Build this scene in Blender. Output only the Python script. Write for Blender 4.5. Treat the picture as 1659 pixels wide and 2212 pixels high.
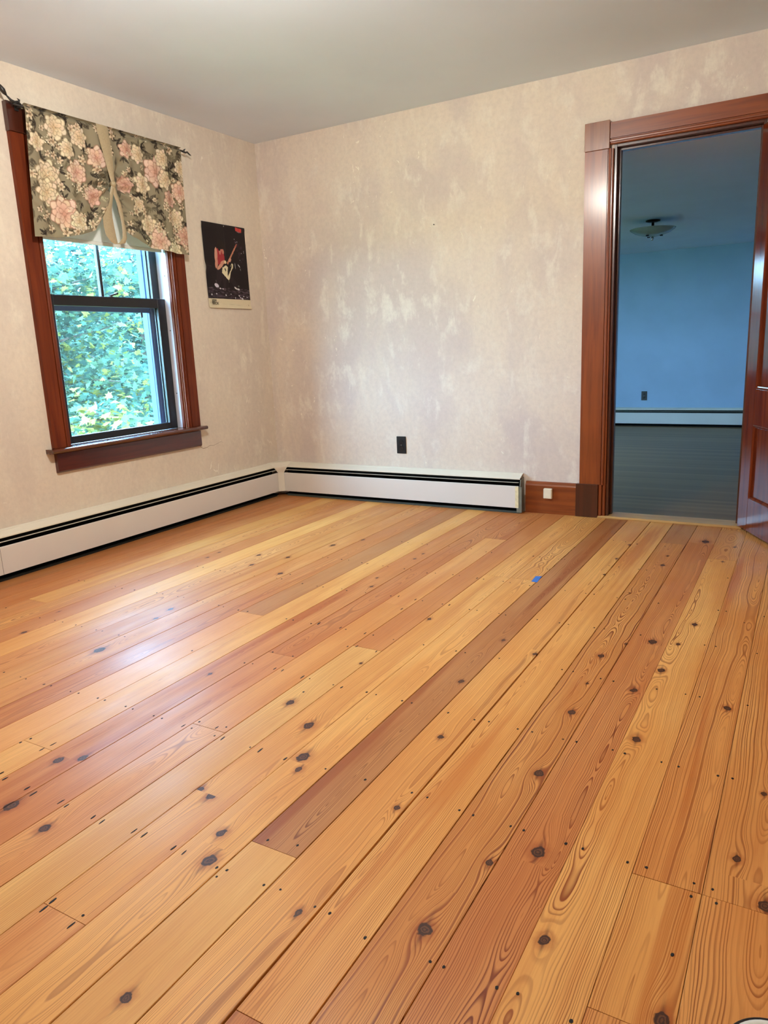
import bpy, bmesh, math, random
import numpy as np
from mathutils import Vector, Matrix
for o in list(bpy.data.objects): bpy.data.objects.remove(o)
random.seed(7); rng=np.random.default_rng(11)
sc=bpy.context.scene; COL=sc.collection

NAILS="410,-2093;442,-2487;446,-2089;659,-2087;698,-2505;713,-2095;785,-2498;786,-2087;793,-1693;832,-2497;835,-1698;913,-2497;916,-2075;920,-1704;951,-2499;953,-2076;954,-1706;1036,-2499;1043,-1706;1044,-2075;1066,-2902;1069,-2497;1078,-2073;1081,-1708;1155,-2901;1164,-2499;1165,-2082;1169,-1707;1186,-2902;1198,-2500;1200,-2084;1280,-2902;1293,-1696;1293,-1320;1294,-2089;1311,-2898;1315,-1621;1319,-1692;1324,-2093;1324,-1319;1407,-2898;1408,-1319;1410,-2098;1442,-2895;1447,-1316;1452,-1712;1457,-2096;1528,-2891;1529,-912;1533,-1330;1535,-2491;1535,-1715;1551,-3169;1559,-3143;1560,-2891;1565,-1331;1567,-1715;1568,-914;1640,-3166;1644,-3134;1647,-3288;1648,-3288;1652,-912;1653,-2891;1656,-2098;1656,-1336;1660,-1705;1680,-3299;1683,-913;1684,-1337;1686,-2893;1689,-2098;1691,-1713;1771,-3300;1775,-1339;1776,-2099;1777,-2895;1777,-2100;1778,-2492;1783,-1706;1803,-2086;1805,-2090;1805,-904;1807,-3308;1809,-2486;1810,-2379;1810,-1341;1812,-2896;1897,-2378;1897,-905;1898,-3298;1901,-2900;1903,-2485;1903,-1356;1905,-2090;1905,-1701;1924,-3303;1927,-2863;1930,-904;1933,-2900;1933,-2096;1935,-2485;1937,-1691;1940,-1344;1996,-2866;2019,-3303;2019,-2852;2019,-2099;2021,-1699;2022,-2903;2022,-1820;2022,-929;2024,-1334;2025,-2498;2026,-2229;2052,-3305;2052,-2904;2052,-932;2054,-2498;2055,-2213;2055,-1702;2056,-2101;2058,-1337;2091,-2582;2141,-2224;2143,-912;2144,-2107;2145,-3296;2145,-1340;2147,-1705;2148,-2502;2151,-2906;2169,-3518;2172,-3540;2176,-3294;2177,-1703;2177,-1341;2181,-2505;2185,-2906;2255,-3516;2256,-3543;2264,-2105;2264,-918;2267,-3296;2268,-1338;2269,-2500;2271,-2910;2271,-1717;2297,-920;2299,-3297;2302,-1342;2303,-1716;2304,-2502;2390,-2107;2390,-1093;2390,-922;2392,-2902;2392,-1348;2394,-3300;2394,-2503;2394,-1714;2412,-3320;2418,-3296;2418,-915;2423,-1719;2424,-2107;2426,-2502;2431,-1348;2434,-3184;2502,-3169;2506,-2898;2513,-3295;2545,-2102;2548,-2510;2548,-1717;2548,-1354;2550,-3290;2551,-494;2613,-501;2631,-2515;2632,-938;2633,-2895;2633,-1716;2635,-1355;2637,-3296;2667,-1718;2669,-1354;2671,-3297;2671,-2507;2673,-518;2674,-2895;2674,-521;2676,-940;2756,-2511;2756,-2100;2760,-3316;2760,-2906;2760,-1712;2762,-1359;2765,-945;2792,-2100;2795,-2909;2795,-1364;2796,-2509;2796,-1709;2799,-943;2807,-515;2880,-2510;2881,-2114;2882,-2908;2886,-3309;2911,-3308;2912,-2908;2915,-2507;2920,-2115;2921,-1360;2922,-1713;3004,-2910;3005,-3305;3007,-2506;3038,-2509;3039,-3300;3039,-2910;3046,-2114;3126,-2510;3126,-2113;3128,-3309;3129,-2910;3130,-930;3131,-1717;3136,-1353;3163,-1353;3164,-2113;3165,-2909;3165,-1714;3166,-2513;3232,-1451;3244,-3107;3253,-2951;3253,-2913;3254,-2513;3285,-2510;3286,-2914;3289,-2111;3289,-1721;3291,-1357;3296,-2949"
KNOTS="707,-2422,5;718,-1451,6;726,-1551,7;785,-2637,8;955,-1414,10;1036,-1567,9;1127,-1391,10;1135,-2207,10;1162,-2310,8;1214,-2629,18;1215,-1111,12;1261,-1629,11;1308,-953,8;1724,-1507,6;1730,-3180,12;1730,-2609,7;1741,-1076,6;1743,-1172,7;1765,-1625,8;1780,-3143,11;1802,-3362,15;1952,-3382,12;2096,-2656,12;2144,-2329,5;2166,-3110,9;2171,-1874,8;2209,-3118,11;2226,-2743,14;2308,-2882,16;2327,-3211,10;2332,-2934,9;2365,-3291,14;2474,-3604,9;2500,-2312,8;2502,-1953,8;2586,-2639,8;2618,-3323,8;2629,-2961,7;2638,-815,6;2640,-2021,8;2643,-1077,5;2643,-548,7;2795,-1282,5;2842,-1946,10;2846,-3251,13;2846,-682,6;2851,-842,10;2852,-2162,5;2860,-2357,10;2873,-2689,11;2884,-3036,8;2893,-1813,5;2961,-2960,14;2971,-1757,14;2974,-355,18;2987,-2150,10;3036,-1977,11;3043,-3176,10;3050,-2428,11;3051,-1743,7;3077,-1537,10;3086,-685,6;3113,-412,6;3240,-2153,10;3250,-3244,12;3318,-2803,8;3353,-2544,6;3374,-2916,12"
# ---------------------------------------------------------------- camera, light, exposure
CAM=(3.37555,-4.23343,1.02588); YAW,PITCH,ROLL,FPX=-0.530793,-0.221958,-0.0430355,1575.39
def cam_axes():
    cy,sy=math.cos(YAW),math.sin(YAW); cp,sp=math.cos(PITCH),math.sin(PITCH)
    f=Vector((sy*cp,cy*cp,sp)); r=Vector((cy,-sy,0)); u=r.cross(f)
    cr,sr=math.cos(ROLL),math.sin(ROLL)
    return cr*r+sr*u, -sr*r+cr*u, f
r_,u_,f_=cam_axes()
cd=bpy.data.cameras.new('camera'); co=bpy.data.objects.new('camera',cd); COL.objects.link(co)
M=Matrix(((r_.x,u_.x,-f_.x,CAM[0]),(r_.y,u_.y,-f_.y,CAM[1]),(r_.z,u_.z,-f_.z,CAM[2]),(0,0,0,1)))
co.matrix_world=M
cd.sensor_fit='VERTICAL'; cd.sensor_height=36.0; cd.lens=FPX/2212*36.0; cd.clip_start=0.02; cd.clip_end=200
sc.camera=co
vs=sc.view_settings; vs.view_transform='Standard'; vs.look='None'; vs.gamma=1.0; vs.use_curve_mapping=False
vs.exposure=0.09
w=bpy.data.worlds.new('overcast_sky'); sc.world=w; w.use_nodes=True
nt=w.node_tree; bg=nt.nodes['Background']
tc=nt.nodes.new('ShaderNodeTexCoord'); sx=nt.nodes.new('ShaderNodeSeparateXYZ'); mr=nt.nodes.new('ShaderNodeMapRange')
nt.links.new(tc.outputs['Generated'],sx.inputs[0]); nt.links.new(sx.outputs['Z'],mr.inputs['Value'])
mr.inputs['From Min'].default_value=-0.1; mr.inputs['From Max'].default_value=0.9
cr_=nt.nodes.new('ShaderNodeValToRGB'); cr_.color_ramp.elements[0].color=(0.42,0.72,1.0,1); cr_.color_ramp.elements[1].color=(0.30,0.58,1.0,1)
nt.links.new(mr.outputs[0],cr_.inputs[0]); nt.links.new(cr_.outputs[0],bg.inputs[0])
SKY=42.0; bg.inputs[1].default_value=SKY
LAMP_POS=(1.8,-2.5,2.16); LAMP_W=91.0; LAMP_COL=(1.0,0.97,0.88)
def portal(name,loc,rot,sx_,sy_):
    l=bpy.data.lights.new(name,'AREA'); l.shape='RECTANGLE'; l.size=sx_; l.size_y=sy_; l.cycles.is_portal=True
    o=bpy.data.objects.new(name,l); COL.objects.link(o); o.location=loc; o.rotation_euler=rot
portal('window_light',(-0.285,-1.3125,1.33),(0,math.radians(-90),0),1.48,0.84)
portal('far_window_light',(-0.58,2.7,1.2),(0,math.radians(-90),0),1.3,1.3)

# ---------------------------------------------------------------- helpers
def S(r,g=None,b=None):
    if g is None: r,g,b=r
    f=lambda c:(c/255/12.92) if c/255<=.04045 else ((c/255+.055)/1.055)**2.4
    return (f(r),f(g),f(b),1.0)
class NT:
    def __init__(s,name):
        s.m=bpy.data.materials.new(name); s.m.use_nodes=True; s.t=s.m.node_tree; s.n=s.t.nodes
        s.b=s.n['Principled BSDF']; s.out=s.n['Material Output']
    def node(s,typ,**k):
        n=s.n.new('ShaderNode'+typ)
        for a,v in k.items(): setattr(n,a,v)
        return n
    def link(s,a,b): s.t.links.new(a,b)
    def val(s,sock,v):
        if hasattr(v,'is_output') or isinstance(v,bpy.types.NodeSocket): s.link(v,sock)
        else: sock.default_value=v
    def math(s,op,a,b=0.0,c=0.0,clamp=False):
        n=s.node('Math',operation=op,use_clamp=clamp)
        s.val(n.inputs[0],a); s.val(n.inputs[1],b); s.val(n.inputs[2],c); return n.outputs[0]
    def xyz(s,x,y,z):
        n=s.node('CombineXYZ'); s.val(n.inputs[0],x); s.val(n.inputs[1],y); s.val(n.inputs[2],z); return n.outputs[0]
    def sep(s,v):
        n=s.node('SeparateXYZ'); s.link(v,n.inputs[0]); return n.outputs
    def attr(s,name):
        n=s.node('Attribute',attribute_name=name); return n
    def noise(s,vec,scale=1,detail=2,rough=.5,dist=0):
        n=s.node('TexNoise'); s.link(vec,n.inputs['Vector']); n.inputs['Scale'].default_value=scale
        n.inputs['Detail'].default_value=detail; n.inputs['Roughness'].default_value=rough; n.inputs['Distortion'].default_value=dist
        return n.outputs['Fac']
    def ramp(s,fac,stops):
        n=s.node('ValToRGB'); e=n.color_ramp.elements
        while len(e)<len(stops): e.new(.5)
        for i,(p,c) in enumerate(stops): e[i].position=p; e[i].color=c if len(c)==4 else (*c,1)
        s.val(n.inputs[0],fac); return n.outputs[0]
    def mrange(s,v,a,b,c=0.,d=1.,smooth=True):
        n=s.node('MapRange',interpolation_type='SMOOTHSTEP' if smooth else 'LINEAR')
        s.val(n.inputs[0],v); s.val(n.inputs[1],a); s.val(n.inputs[2],b); s.val(n.inputs[3],c); s.val(n.inputs[4],d); return n.outputs[0]
    def mix(s,f,a,b,mode='MIX'):
        n=s.node('Mix',data_type='RGBA',blend_type=mode); n.clamp_factor=True
        s.val(n.inputs[0],f); s.val(n.inputs[6],a); s.val(n.inputs[7],b); return n.outputs[2]
    def pos(s): return s.node('NewGeometry').outputs['Position']
    def mapv(s,vec,scale,loc=(0,0,0)):
        n=s.node('Mapping'); s.link(vec,n.inputs[0]); n.inputs['Scale'].default_value=scale; n.inputs['Location'].default_value=loc; return n.outputs[0]
    def bump(s,h,strength=.3,dist=.002):
        n=s.node('Bump'); n.inputs['Strength'].default_value=strength; n.inputs['Distance'].default_value=dist
        s.val(n.inputs['Height'],h); s.link(n.outputs[0],s.b.inputs['Normal'])
    def set(s,**k):
        for a,v in k.items(): s.val(s.b.inputs[a.replace('_',' ')],v)
        return s.m
def plain(name,col,rough=.5,spec=.5,metal=0.,var=.06,scale=30,**k):
    n=NT(name); p=n.node('TexCoord').outputs['Object']
    f=n.noise(p,scale,3)
    c=n.mix(n.mrange(f,.3,.7,0,1),tuple(x*(1-var) for x in col[:3])+(1,),tuple(min(1,x*(1+var)) for x in col[:3])+(1,))
    n.set(Base_Color=c,Roughness=rough,Metallic=metal,Specular_IOR_Level=spec,**k); return n.m

class MB:
    """collects faces for ONE mesh object"""
    def __init__(s): s.v=[]; s.f=[]
    def add(s,vs,fs):
        o=len(s.v); s.v+= [tuple(p) for p in vs]; s.f+=[tuple(i+o for i in f) for f in fs]; return s
    def box(s,x0,x1,y0,y1,z0,z1,bev=0.0):
        x0,x1=sorted((x0,x1)); y0,y1=sorted((y0,y1)); z0,z1=sorted((z0,z1))
        if bev<=0:
            v=[(x,y,z) for x in (x0,x1) for y in (y0,y1) for z in (z0,z1)]
            return s.add(v,[(0,1,3,2),(4,6,7,5),(0,4,5,1),(2,3,7,6),(0,2,6,4),(1,5,7,3)])
        b=min(bev,(x1-x0)/2.2,(y1-y0)/2.2,(z1-z0)/2.2); v=[];ix={}
        for i,x in enumerate((x0,x1)):
            for j,y in enumerate((y0,y1)):
                for k,z in enumerate((z0,z1)):
                    dx,dy,dz=(b if i==0 else -b),(b if j==0 else -b),(b if k==0 else -b)
                    ix[i,j,k]=len(v); v+=[(x,y+dy,z+dz),(x+dx,y,z+dz),(x+dx,y+dy,z)]
        q=lambda a,t:ix[a]+t; f=[]
        for i in (0,1): f.append([q((i,0,0),0),q((i,0,1),0),q((i,1,1),0),q((i,1,0),0)][::(1 if i==0 else -1)])
        for j in (0,1): f.append([q((0,j,0),1),q((1,j,0),1),q((1,j,1),1),q((0,j,1),1)][::(1 if j==0 else -1)])
        for k in (0,1): f.append([q((0,0,k),2),q((0,1,k),2),q((1,1,k),2),q((1,0,k),2)][::(1 if k==0 else -1)])
        for a in (0,1):
            for c in (0,1):
                f.append([q((a,c,0),0),q((a,c,1),0),q((a,c,1),1),q((a,c,0),1)])
                f.append([q((a,0,c),0),q((a,1,c),0),q((a,1,c),2),q((a,0,c),2)])
                f.append([q((0,a,c),1),q((1,a,c),1),q((1,a,c),2),q((0,a,c),2)])
        for a in ix: f.append([ix[a],ix[a]+1,ix[a]+2])
        return s.add(v,f)
    def prism(s,prof,axis,a,b):
        """prof: closed 2-D outline in the two other axes; extruded along axis from a to b"""
        n=len(prof)
        def P(p,t):
            return {'x':(t,p[0],p[1]),'y':(p[0],t,p[1]),'z':(p[0],p[1],t)}[axis]
        v=[P(p,a) for p in prof]+[P(p,b) for p in prof]
        f=[tuple(range(n)),tuple(range(2*n-1,n-1,-1))]+[(i,(i+1)%n,(i+1)%n+n,i+n) for i in range(n)]
        return s.add(v,f)
    def tube(s,pts,rad,n=8,cap=True):
        pts=[Vector(p) for p in pts]; R=rad if isinstance(rad,(list,tuple)) else [rad]*len(pts)
        vs=[]; 
        for i,p in enumerate(pts):
            t=(pts[min(i+1,len(pts)-1)]-pts[max(i-1,0)]).normalized()
            a=t.orthogonal().normalized() if i==0 else (a-t*a.dot(t)).normalized()
            b=t.cross(a)
            vs+=[p+(a*math.cos(2*math.pi*k/n)+b*math.sin(2*math.pi*k/n))*R[i] for k in range(n)]
        fs=[(i*n+k,i*n+(k+1)%n,(i+1)*n+(k+1)%n,(i+1)*n+k) for i in range(len(pts)-1) for k in range(n)]
        if cap: fs+=[tuple(range(n))[::-1],tuple((len(pts)-1)*n+k for k in range(n))]
        return s.add(vs,fs)
    def lathe(s,prof,c,n=32,axis='z'):
        vs=[];c=Vector(c)
        for r,h in prof:
            for k in range(n):
                a=2*math.pi*k/n; p=(r*math.cos(a),r*math.sin(a),h)
                if axis=='y': p=(p[0],p[2],p[1])
                if axis=='x': p=(p[2],p[0],p[1])
                vs.append(c+Vector(p))
        fs=[(i*n+k,i*n+(k+1)%n,(i+1)*n+(k+1)%n,(i+1)*n+k) for i in range(len(prof)-1) for k in range(n)]
        fs+=[tuple(range(n))[::-1],tuple((len(prof)-1)*n+k for k in range(n))]
        return s.add(vs,fs)
    def build(s,name,mat,parent=None,smooth=False,fix=True):
        me=bpy.data.meshes.new(name); me.from_pydata(s.v,[],s.f)
        if fix:
            bm=bmesh.new(); bm.from_mesh(me); bmesh.ops.recalc_face_normals(bm,faces=bm.faces); bm.to_mesh(me); bm.free()
        me.materials.append(mat)
        if smooth: me.polygons.foreach_set('use_smooth',[True]*len(me.polygons))
        o=bpy.data.objects.new(name,me); COL.objects.link(o)
        if parent: o.parent=parent; o.location=-wt(parent)
        return o
def wt(o):
    v=Vector(o.location)
    return v+wt(o.parent) if o.parent else v
def tag(o,label=None,cat=None,group=None,kind=None):
    if label: o['label']=label
    if cat: o['category']=cat
    if group: o['group']=group
    if kind: o['kind']=kind
    return o
def empty(name,loc=(0,0,0),**k):
    o=bpy.data.objects.new(name,None); COL.objects.link(o); o.location=loc; o.empty_display_size=.05
    return tag(o,**k)
def struct(name,mb,mat,parent=None,**k):
    o=mb.build(name,mat,parent,**k)
    if not parent: o['kind']='structure'
    return o

# ---------------------------------------------------------------- materials
def m_plaster(name,a,b,c,bumpy=.5,sc_=1.0):
    n=NT(name); p=n.pos()
    big=n.noise(n.mapv(p,(1.6,1.6,.9)),1.3*sc_,4,.55,.4)
    mid=n.noise(n.mapv(p,(1,1,.5)),8.5*sc_,6,.68,.25)
    fine=n.noise(p,38,4,.7)
    fl=n.noise(n.mapv(p,(1,1,.6),(3,1,2)),17,3,.6,1.6)
    c1=n.mix(n.mrange(big,.38,.62),a,b)
    c1=n.mix(n.math('MULTIPLY',n.mrange(mid,.50,.66),n.mrange(big,.35,.65,.75,.35)),c1,c)
    c1=n.mix(n.math('MULTIPLY',n.mrange(fine,.35,.7),.22),c1,tuple(x*.72 for x in a[:3])+(1,))
    # thin raised flakes and trowel marks in patches, bump highlights painted pale
    patch=n.mrange(n.noise(n.mapv(p,(1,1,1),(7,2,5)),2.2,2),.48,.62)
    fk=n.math('MULTIPLY',n.mrange(fl,.655,.70),patch)
    c1=n.mix(n.math('MULTIPLY',fk,.85),c1,S(246,238,222))
    pits=n.math('MULTIPLY',n.mrange(n.noise(n.mapv(p,(1,1,.6),(13,4,9)),15,4,.7,1.0),.68,.74),patch)
    c1=n.mix(n.math('MULTIPLY',pits,.55),c1,tuple(x*.60 for x in a[:3])+(1,))
    h=n.math('ADD',n.math('MULTIPLY',mid,1.2),n.math('ADD',n.math('MULTIPLY',fk,.35),n.math('MULTIPLY',fine,.25)))
    h=n.math('SUBTRACT',h,n.math('MULTIPLY',pits,.4))
    n.bump(h,bumpy,.006)
    n.set(Base_Color=c1,Roughness=.72,Specular_IOR_Level=.35); return n.m
PL_ROOM=m_plaster('sponged_plaster',S(212,198,190),S(226,212,196),S(238,231,217),.6)
PL_LEFT=m_plaster('sponged_plaster_left',S(218,205,190),S(227,214,196),S(236,227,209),.32)
PL_FAR=plain('painted_wall_pale_blue',S(170,196,222),.75,.3,var=.03,scale=3)
CEIL=plain('ceiling_paint',S(226,236,250),.75,.3,var=.02,scale=2)
def m_floor():
    n=NT('pine_floor'); p=n.pos(); x,y,z=n.sep(p)
    kx,ky,kr=n.sep(n.attr('kn').outputs['Vector'])
    xc,fq,ct=n.sep(n.attr('pp').outputs['Vector'])
    amp,seed,streak=n.sep(n.attr('pq').outputs['Vector'])
    tone=n.attr('tone').outputs['Color']
    dx=n.math('SUBTRACT',x,kx); dy=n.math('SUBTRACT',y,ky)
    wob=n.math('MULTIPLY',n.math('SUBTRACT',n.noise(n.xyz(x,y,seed),75,3),.5),.012)
    s=n.math('MULTIPLY_ADD',kr,2.0,.004)
    gx=n.math('DIVIDE',dx,s); gy=n.math('DIVIDE',dy,n.math('MULTIPLY',s,2.6))
    g=n.math('EXPONENT',n.math('MULTIPLY',n.math('ADD',n.math('MULTIPLY',gx,gx),n.math('MULTIPLY',gy,gy)),-1.0))
    n1=n.math('SUBTRACT',n.noise(n.xyz(n.math('MULTIPLY',x,3.0),n.math('MULTIPLY',y,1.5),seed),1,2),.5)
    n2=n.math('SUBTRACT',n.noise(n.xyz(n.math('MULTIPLY',x,26.0),n.math('MULTIPLY',y,5.0),seed),1,3),.5)
    u=n.math('SUBTRACT',x,xc)
    u=n.math('ADD',u,n.math('MULTIPLY',n1,.045)); u=n.math('ADD',u,n.math('MULTIPLY',n2,.005))
    u=n.math('SUBTRACT',u,n.math('MULTIPLY',n.math('MULTIPLY',dx,g),.78))
    nh=n.math('SUBTRACT',n.noise(n.xyz(n.math('MULTIPLY',y,1.25),n.math('MULTIPLY',seed,3.1),n.math('MULTIPLY',x,1.2)),1,3,.55),.5)
    hh=n.math('MULTIPLY',nh,amp)
    R=n.math('SQRT',n.math('ADD',n.math('MULTIPLY',u,u),n.math('MULTIPLY',hh,hh)))
    R=n.math('ADD',R,n.math('MULTIPLY',n.math('MULTIPLY',g,kr),1.3))
    R=n.math('ADD',R,n.math('MULTIPLY',n.noise(n.xyz(n.math('MULTIPLY',R,55.0),seed,0.),1,1),.022))
    ph=n.math('FRACT',n.math('MULTIPLY',R,fq))
    line=n.math('MULTIPLY',n.mrange(ph,.42,.88),n.math('SUBTRACT',1.0,n.mrange(ph,.90,1.0)))
    rv=n.noise(n.xyz(n.math('MULTIPLY',R,45.0),seed,n.math('MULTIPLY',y,.5)),1,2)
    line=n.math('MULTIPLY',line,n.mrange(rv,.3,.62,.25,1.0))
    # heartwood streaks and soft colour drift
    st=n.noise(n.xyz(n.math('MULTIPLY',x,22.0),n.math('MULTIPLY',y,.8),seed),1,3,.55)
    st2=n.noise(n.xyz(n.math('MULTIPLY',x,6.0),n.math('MULTIPLY',y,1.6),n.math('ADD',seed,4.0)),1,2)
    fib=n.noise(n.xyz(n.math('MULTIPLY',x,420.0),n.math('MULTIPLY',y,14.0),seed),1,2)
    dark=n.mix(1.0,tone,S(134,80,38),'MULTIPLY')
    c=n.mix(n.math('MULTIPLY',line,ct),tone,dark)
    c=n.mix(n.math('MULTIPLY',n.mrange(st,.52,.70),streak),c,n.mix(1.0,tone,S(196,138,92),'MULTIPLY'))
    c=n.mix(n.math('MULTIPLY',n.mrange(st2,.35,.65),.45),c,n.mix(1.0,tone,S(222,186,146),'MULTIPLY'))
    c=n.mix(n.math('MULTIPLY',n.mrange(fib,.4,.75),.16),c,n.mix(1.0,tone,S(190,140,90),'MULTIPLY'))
    d=n.math('SQRT',n.math('ADD',n.math('MULTIPLY',dx,dx),n.math('MULTIPLY',n.math('MULTIPLY',dy,dy),.62)))
    d=n.math('ADD',d,wob)
    q=n.math('DIVIDE',d,n.math('MAXIMUM',kr,.001))
    ring=n.math('MULTIPLY_ADD',n.math('SINE',n.math('MULTIPLY',q,16.0)),.5,.5)
    kc=n.mix(ring,S(58,30,16),S(104,60,34))
    kc=n.mix(n.mrange(q,.62,.95),kc,S(44,20,10))
    km=n.math('SUBTRACT',1.0,n.mrange(q,.86,1.1))
    hal=n.math('MULTIPLY',n.math('SUBTRACT',1.0,n.mrange(q,.8,2.6)),.5)
    c=n.mix(hal,c,n.mix(1.0,tone,S(176,116,66),'MULTIPLY'))
    sw=n.math('MULTIPLY',kr,.30); sy=n.math('MULTIPLY',kr,3.0)
    ax=n.math('DIVIDE',n.math('ADD',dx,n.math('MULTIPLY',dy,.06)),sw); ay=n.math('DIVIDE',dy,sy)
    sp=n.math('EXPONENT',n.math('MULTIPLY',n.math('ADD',n.math('MULTIPLY',ax,ax),n.math('MULTIPLY',ay,ay)),-1.0))
    c=n.mix(n.math('MULTIPLY',sp,.72),c,S(70,30,14))
    c=n.mix(km,c,kc)
    hgt=n.math('ADD',n.math('MULTIPLY',line,-.4),n.math('MULTIPLY',n.noise(n.xyz(n.math('MULTIPLY',x,8.0),n.math('MULTIPLY',y,3.0),seed),1,3),1.2))
    n.bump(hgt,.10,.0016)
    rr=n.mrange(n.noise(n.mapv(p,(9,3,1)),1,3),.3,.7,.44,.56)
    n.set(Base_Color=c,Roughness=rr,Specular_IOR_Level=.30,Coat_Weight=.05,Coat_Roughness=.30); return n.m
FLOOR=m_floor()
def m_trim(name,a,b,rough=.28,axis=2,coat=.5,spec=.5):
    n=NT(name); p=n.pos(); s3=[38,38,38]; s3[axis]=2.2
    f=n.noise(n.mapv(p,tuple(s3)),1,4,.6,.4); f2=n.noise(n.mapv(p,(3,3,3)),1,3)
    c=n.mix(n.mrange(f,.35,.7),a,b); c=n.mix(n.math('MULTIPLY',n.mrange(f2,.4,.65),.35),c,tuple(x*.6 for x in a[:3])+(1,))
    n.set(Base_Color=c,Roughness=rough,Coat_Weight=coat,Coat_Roughness=.18,Specular_IOR_Level=spec); return n.m
TRIM_V=m_trim('stained_trim_upright',S(142,68,22),S(116,48,14),axis=2,rough=.36,coat=.3)
TRIM_H=m_trim('stained_trim_level',S(142,70,24),S(116,50,16),axis=0,rough=.34,coat=.3)
TRIM_HY=m_trim('stained_trim_window_shaded',S(112,46,22),S(90,30,14),axis=1,rough=.45,coat=.05,spec=.35)  # window trim: same wood as the door's, weaker lighting put into the colour
TRIM_WV=m_trim('stained_trim_window_shaded_upright',S(116,50,20),S(92,32,12),axis=2,rough=.5,coat=0,spec=.25)
TRIM_DK=m_trim('dark_stained_block',S(74,30,16),S(58,22,12),axis=2)
DOORW=m_trim('door_wood',S(112,44,18),S(84,28,12),rough=.14,axis=2,coat=0,spec=.22)
OAK=m_trim('oak_threshold',S(206,160,98),S(186,136,78),rough=.4,axis=0,coat=.2)
BLACK=plain('black_paint',S(22,22,26),.35,.5,var=.15)
IRON=plain('black_iron',S(30,27,26),.42,.6,var=.2)
WHITE_EN=plain('cream_enamel',S(232,224,206),.35,.5,var=.02,scale=4)
WHITE_PN=plain('white_enamel_panel',S(228,222,214),.38,.5,var=.02,scale=3)
DARKCAV=plain('dark_cavity',S(20,20,18),.8,.2)
STEEL=plain('grey_steel',S(132,138,128),.42,.5,metal=.4,var=.1)
VINYL=plain('white_vinyl_track',S(214,214,222),.4,.5,var=.03)
STORM=plain('slate_blue_exterior_paint',S(46,66,98),.5,.4,var=.03); SILLP=plain('white_sill_paint',S(224,226,228),.5,.4,var=.03)
BPLAST=plain('black_plastic',S(14,14,15),.35,.5,var=.1)
CREAMPL=plain('cream_plastic',S(236,226,200),.4,.5,var=.03)
TAPE=plain('blue_masking_tape',S(70,120,200),.7,.2,var=.1,scale=90)
MTAPE=plain('yellowed_masking_tape',S(232,220,178),.8,.2,var=.08,scale=60)
SHADE=NT('roller_shade_cloth'); SHADE.set(Base_Color=SHADE.mix(SHADE.noise(SHADE.pos(),60,3),S(240,240,238),S(230,231,229)),Roughness=.8)
def translucent(n,col,fac):
    t=n.node('BsdfTranslucent'); n.val(t.inputs[0],col); m=n.node('MixShader'); m.inputs[0].default_value=fac
    n.link(n.b.outputs[0],m.inputs[1]); n.link(t.outputs[0],m.inputs[2]); n.link(m.outputs[0],n.out.inputs[0]); return n.m
SHADE=translucent(SHADE,S(240,226,206),.09)
def m_glass():
    n=NT('window_glass'); tr=n.node('BsdfTransparent'); tr.inputs[0].default_value=(.96,.985,.98,1)
    gl=n.node('BsdfGlossy'); gl.inputs['Roughness'].default_value=.02
    lw=n.node('LayerWeight'); lw.inputs[0].default_value=.5; fr=n.math('MULTIPLY_ADD',n.math('POWER',lw.outputs['Facing'],5.0),.7,.03); m=n.node('MixShader')
    # keep the faint cleaning smears real: roughness only
    n.link(fr,m.inputs[0]); n.link(tr.outputs[0],m.inputs[1]); n.link(gl.outputs[0],m.inputs[2]); n.link(m.outputs[0],n.out.inputs[0])
    n.n.remove(n.b); return n.m
GLASS=m_glass()
def m_vcol(name,rough=.85,trans=0.,weave=900):
    n=NT(name); c=n.attr('paint').outputs['Color']; p=n.node('TexCoord').outputs['Object']
    f=n.noise(p,weave,2); c2=n.mix(n.math('MULTIPLY',f,.18),c,n.mix(1.,c,S(150,150,150),'MULTIPLY'))
    n.bump(f,.15,.0006); n.set(Base_Color=c2,Roughness=rough,Specular_IOR_Level=.25)
    if trans: return translucent(n,c2,trans)
    return n.m
CLOTH=m_vcol('floral_cotton_print',.9,.12); POSTER=m_vcol('poster_print',.35,0,200)
RIBBON=plain('tan_satin_ribbon',S(172,154,122),.42,.5,var=.08,scale=200)
# ---------------------------------------------------------------- room shell
H=2.4; XR=4.3; YF=-5.0; TB=0.115; TL=0.17
WY0,WY1,WZ0,WZ1=-1.74,-0.885,0.575,2.095          # window opening in the left wall
DX0,DX1,DZ1=2.395,3.10,2.013                       # doorway in the back wall
FY=5.6; FZ=-0.10; FC=2.03; FX0=-0.4; FX1=4.3        # far room: back wall, floor, ceiling, side walls
def wall_x(name,x0,x1,y0,y1,z0,z1,op,mat):          # wall slab normal to x with one opening (ya,yb,za,zb)
    m=MB()
    if op:
        ya,yb,za,zb=op
        m.box(x0,x1,y0,ya,z0,z1).box(x0,x1,yb,y1,z0,z1).box(x0,x1,ya,yb,z0,za).box(x0,x1,ya,yb,zb,z1)
    else: m.box(x0,x1,y0,y1,z0,z1)
    return struct(name,m,mat)
wall_x('wall_left',-TL,0,YF-.15,0,-.3,H,(WY0,WY1,WZ0,WZ1),PL_LEFT)
m=MB(); m.box(-TL,DX0,0,TB,-.3,H).box(DX1,XR+.12,0,TB,-.3,H).box(DX0,DX1,0,TB,DZ1,H).box(DX0,DX1,0,TB,-.3,-.02)
wb=struct('wall_back',m,PL_ROOM)
wall_x('wall_right',XR,XR+.12,YF-.15,0,-.3,H,None,PL_ROOM)
m=MB(); m.box(0,XR,YF-.15,YF,-.3,H)
struct('wall_front',m,PL_ROOM)
struct('ceiling',MB().box(-TL,XR+.12,YF-.15,TB,H,H+.1),CEIL)
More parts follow.
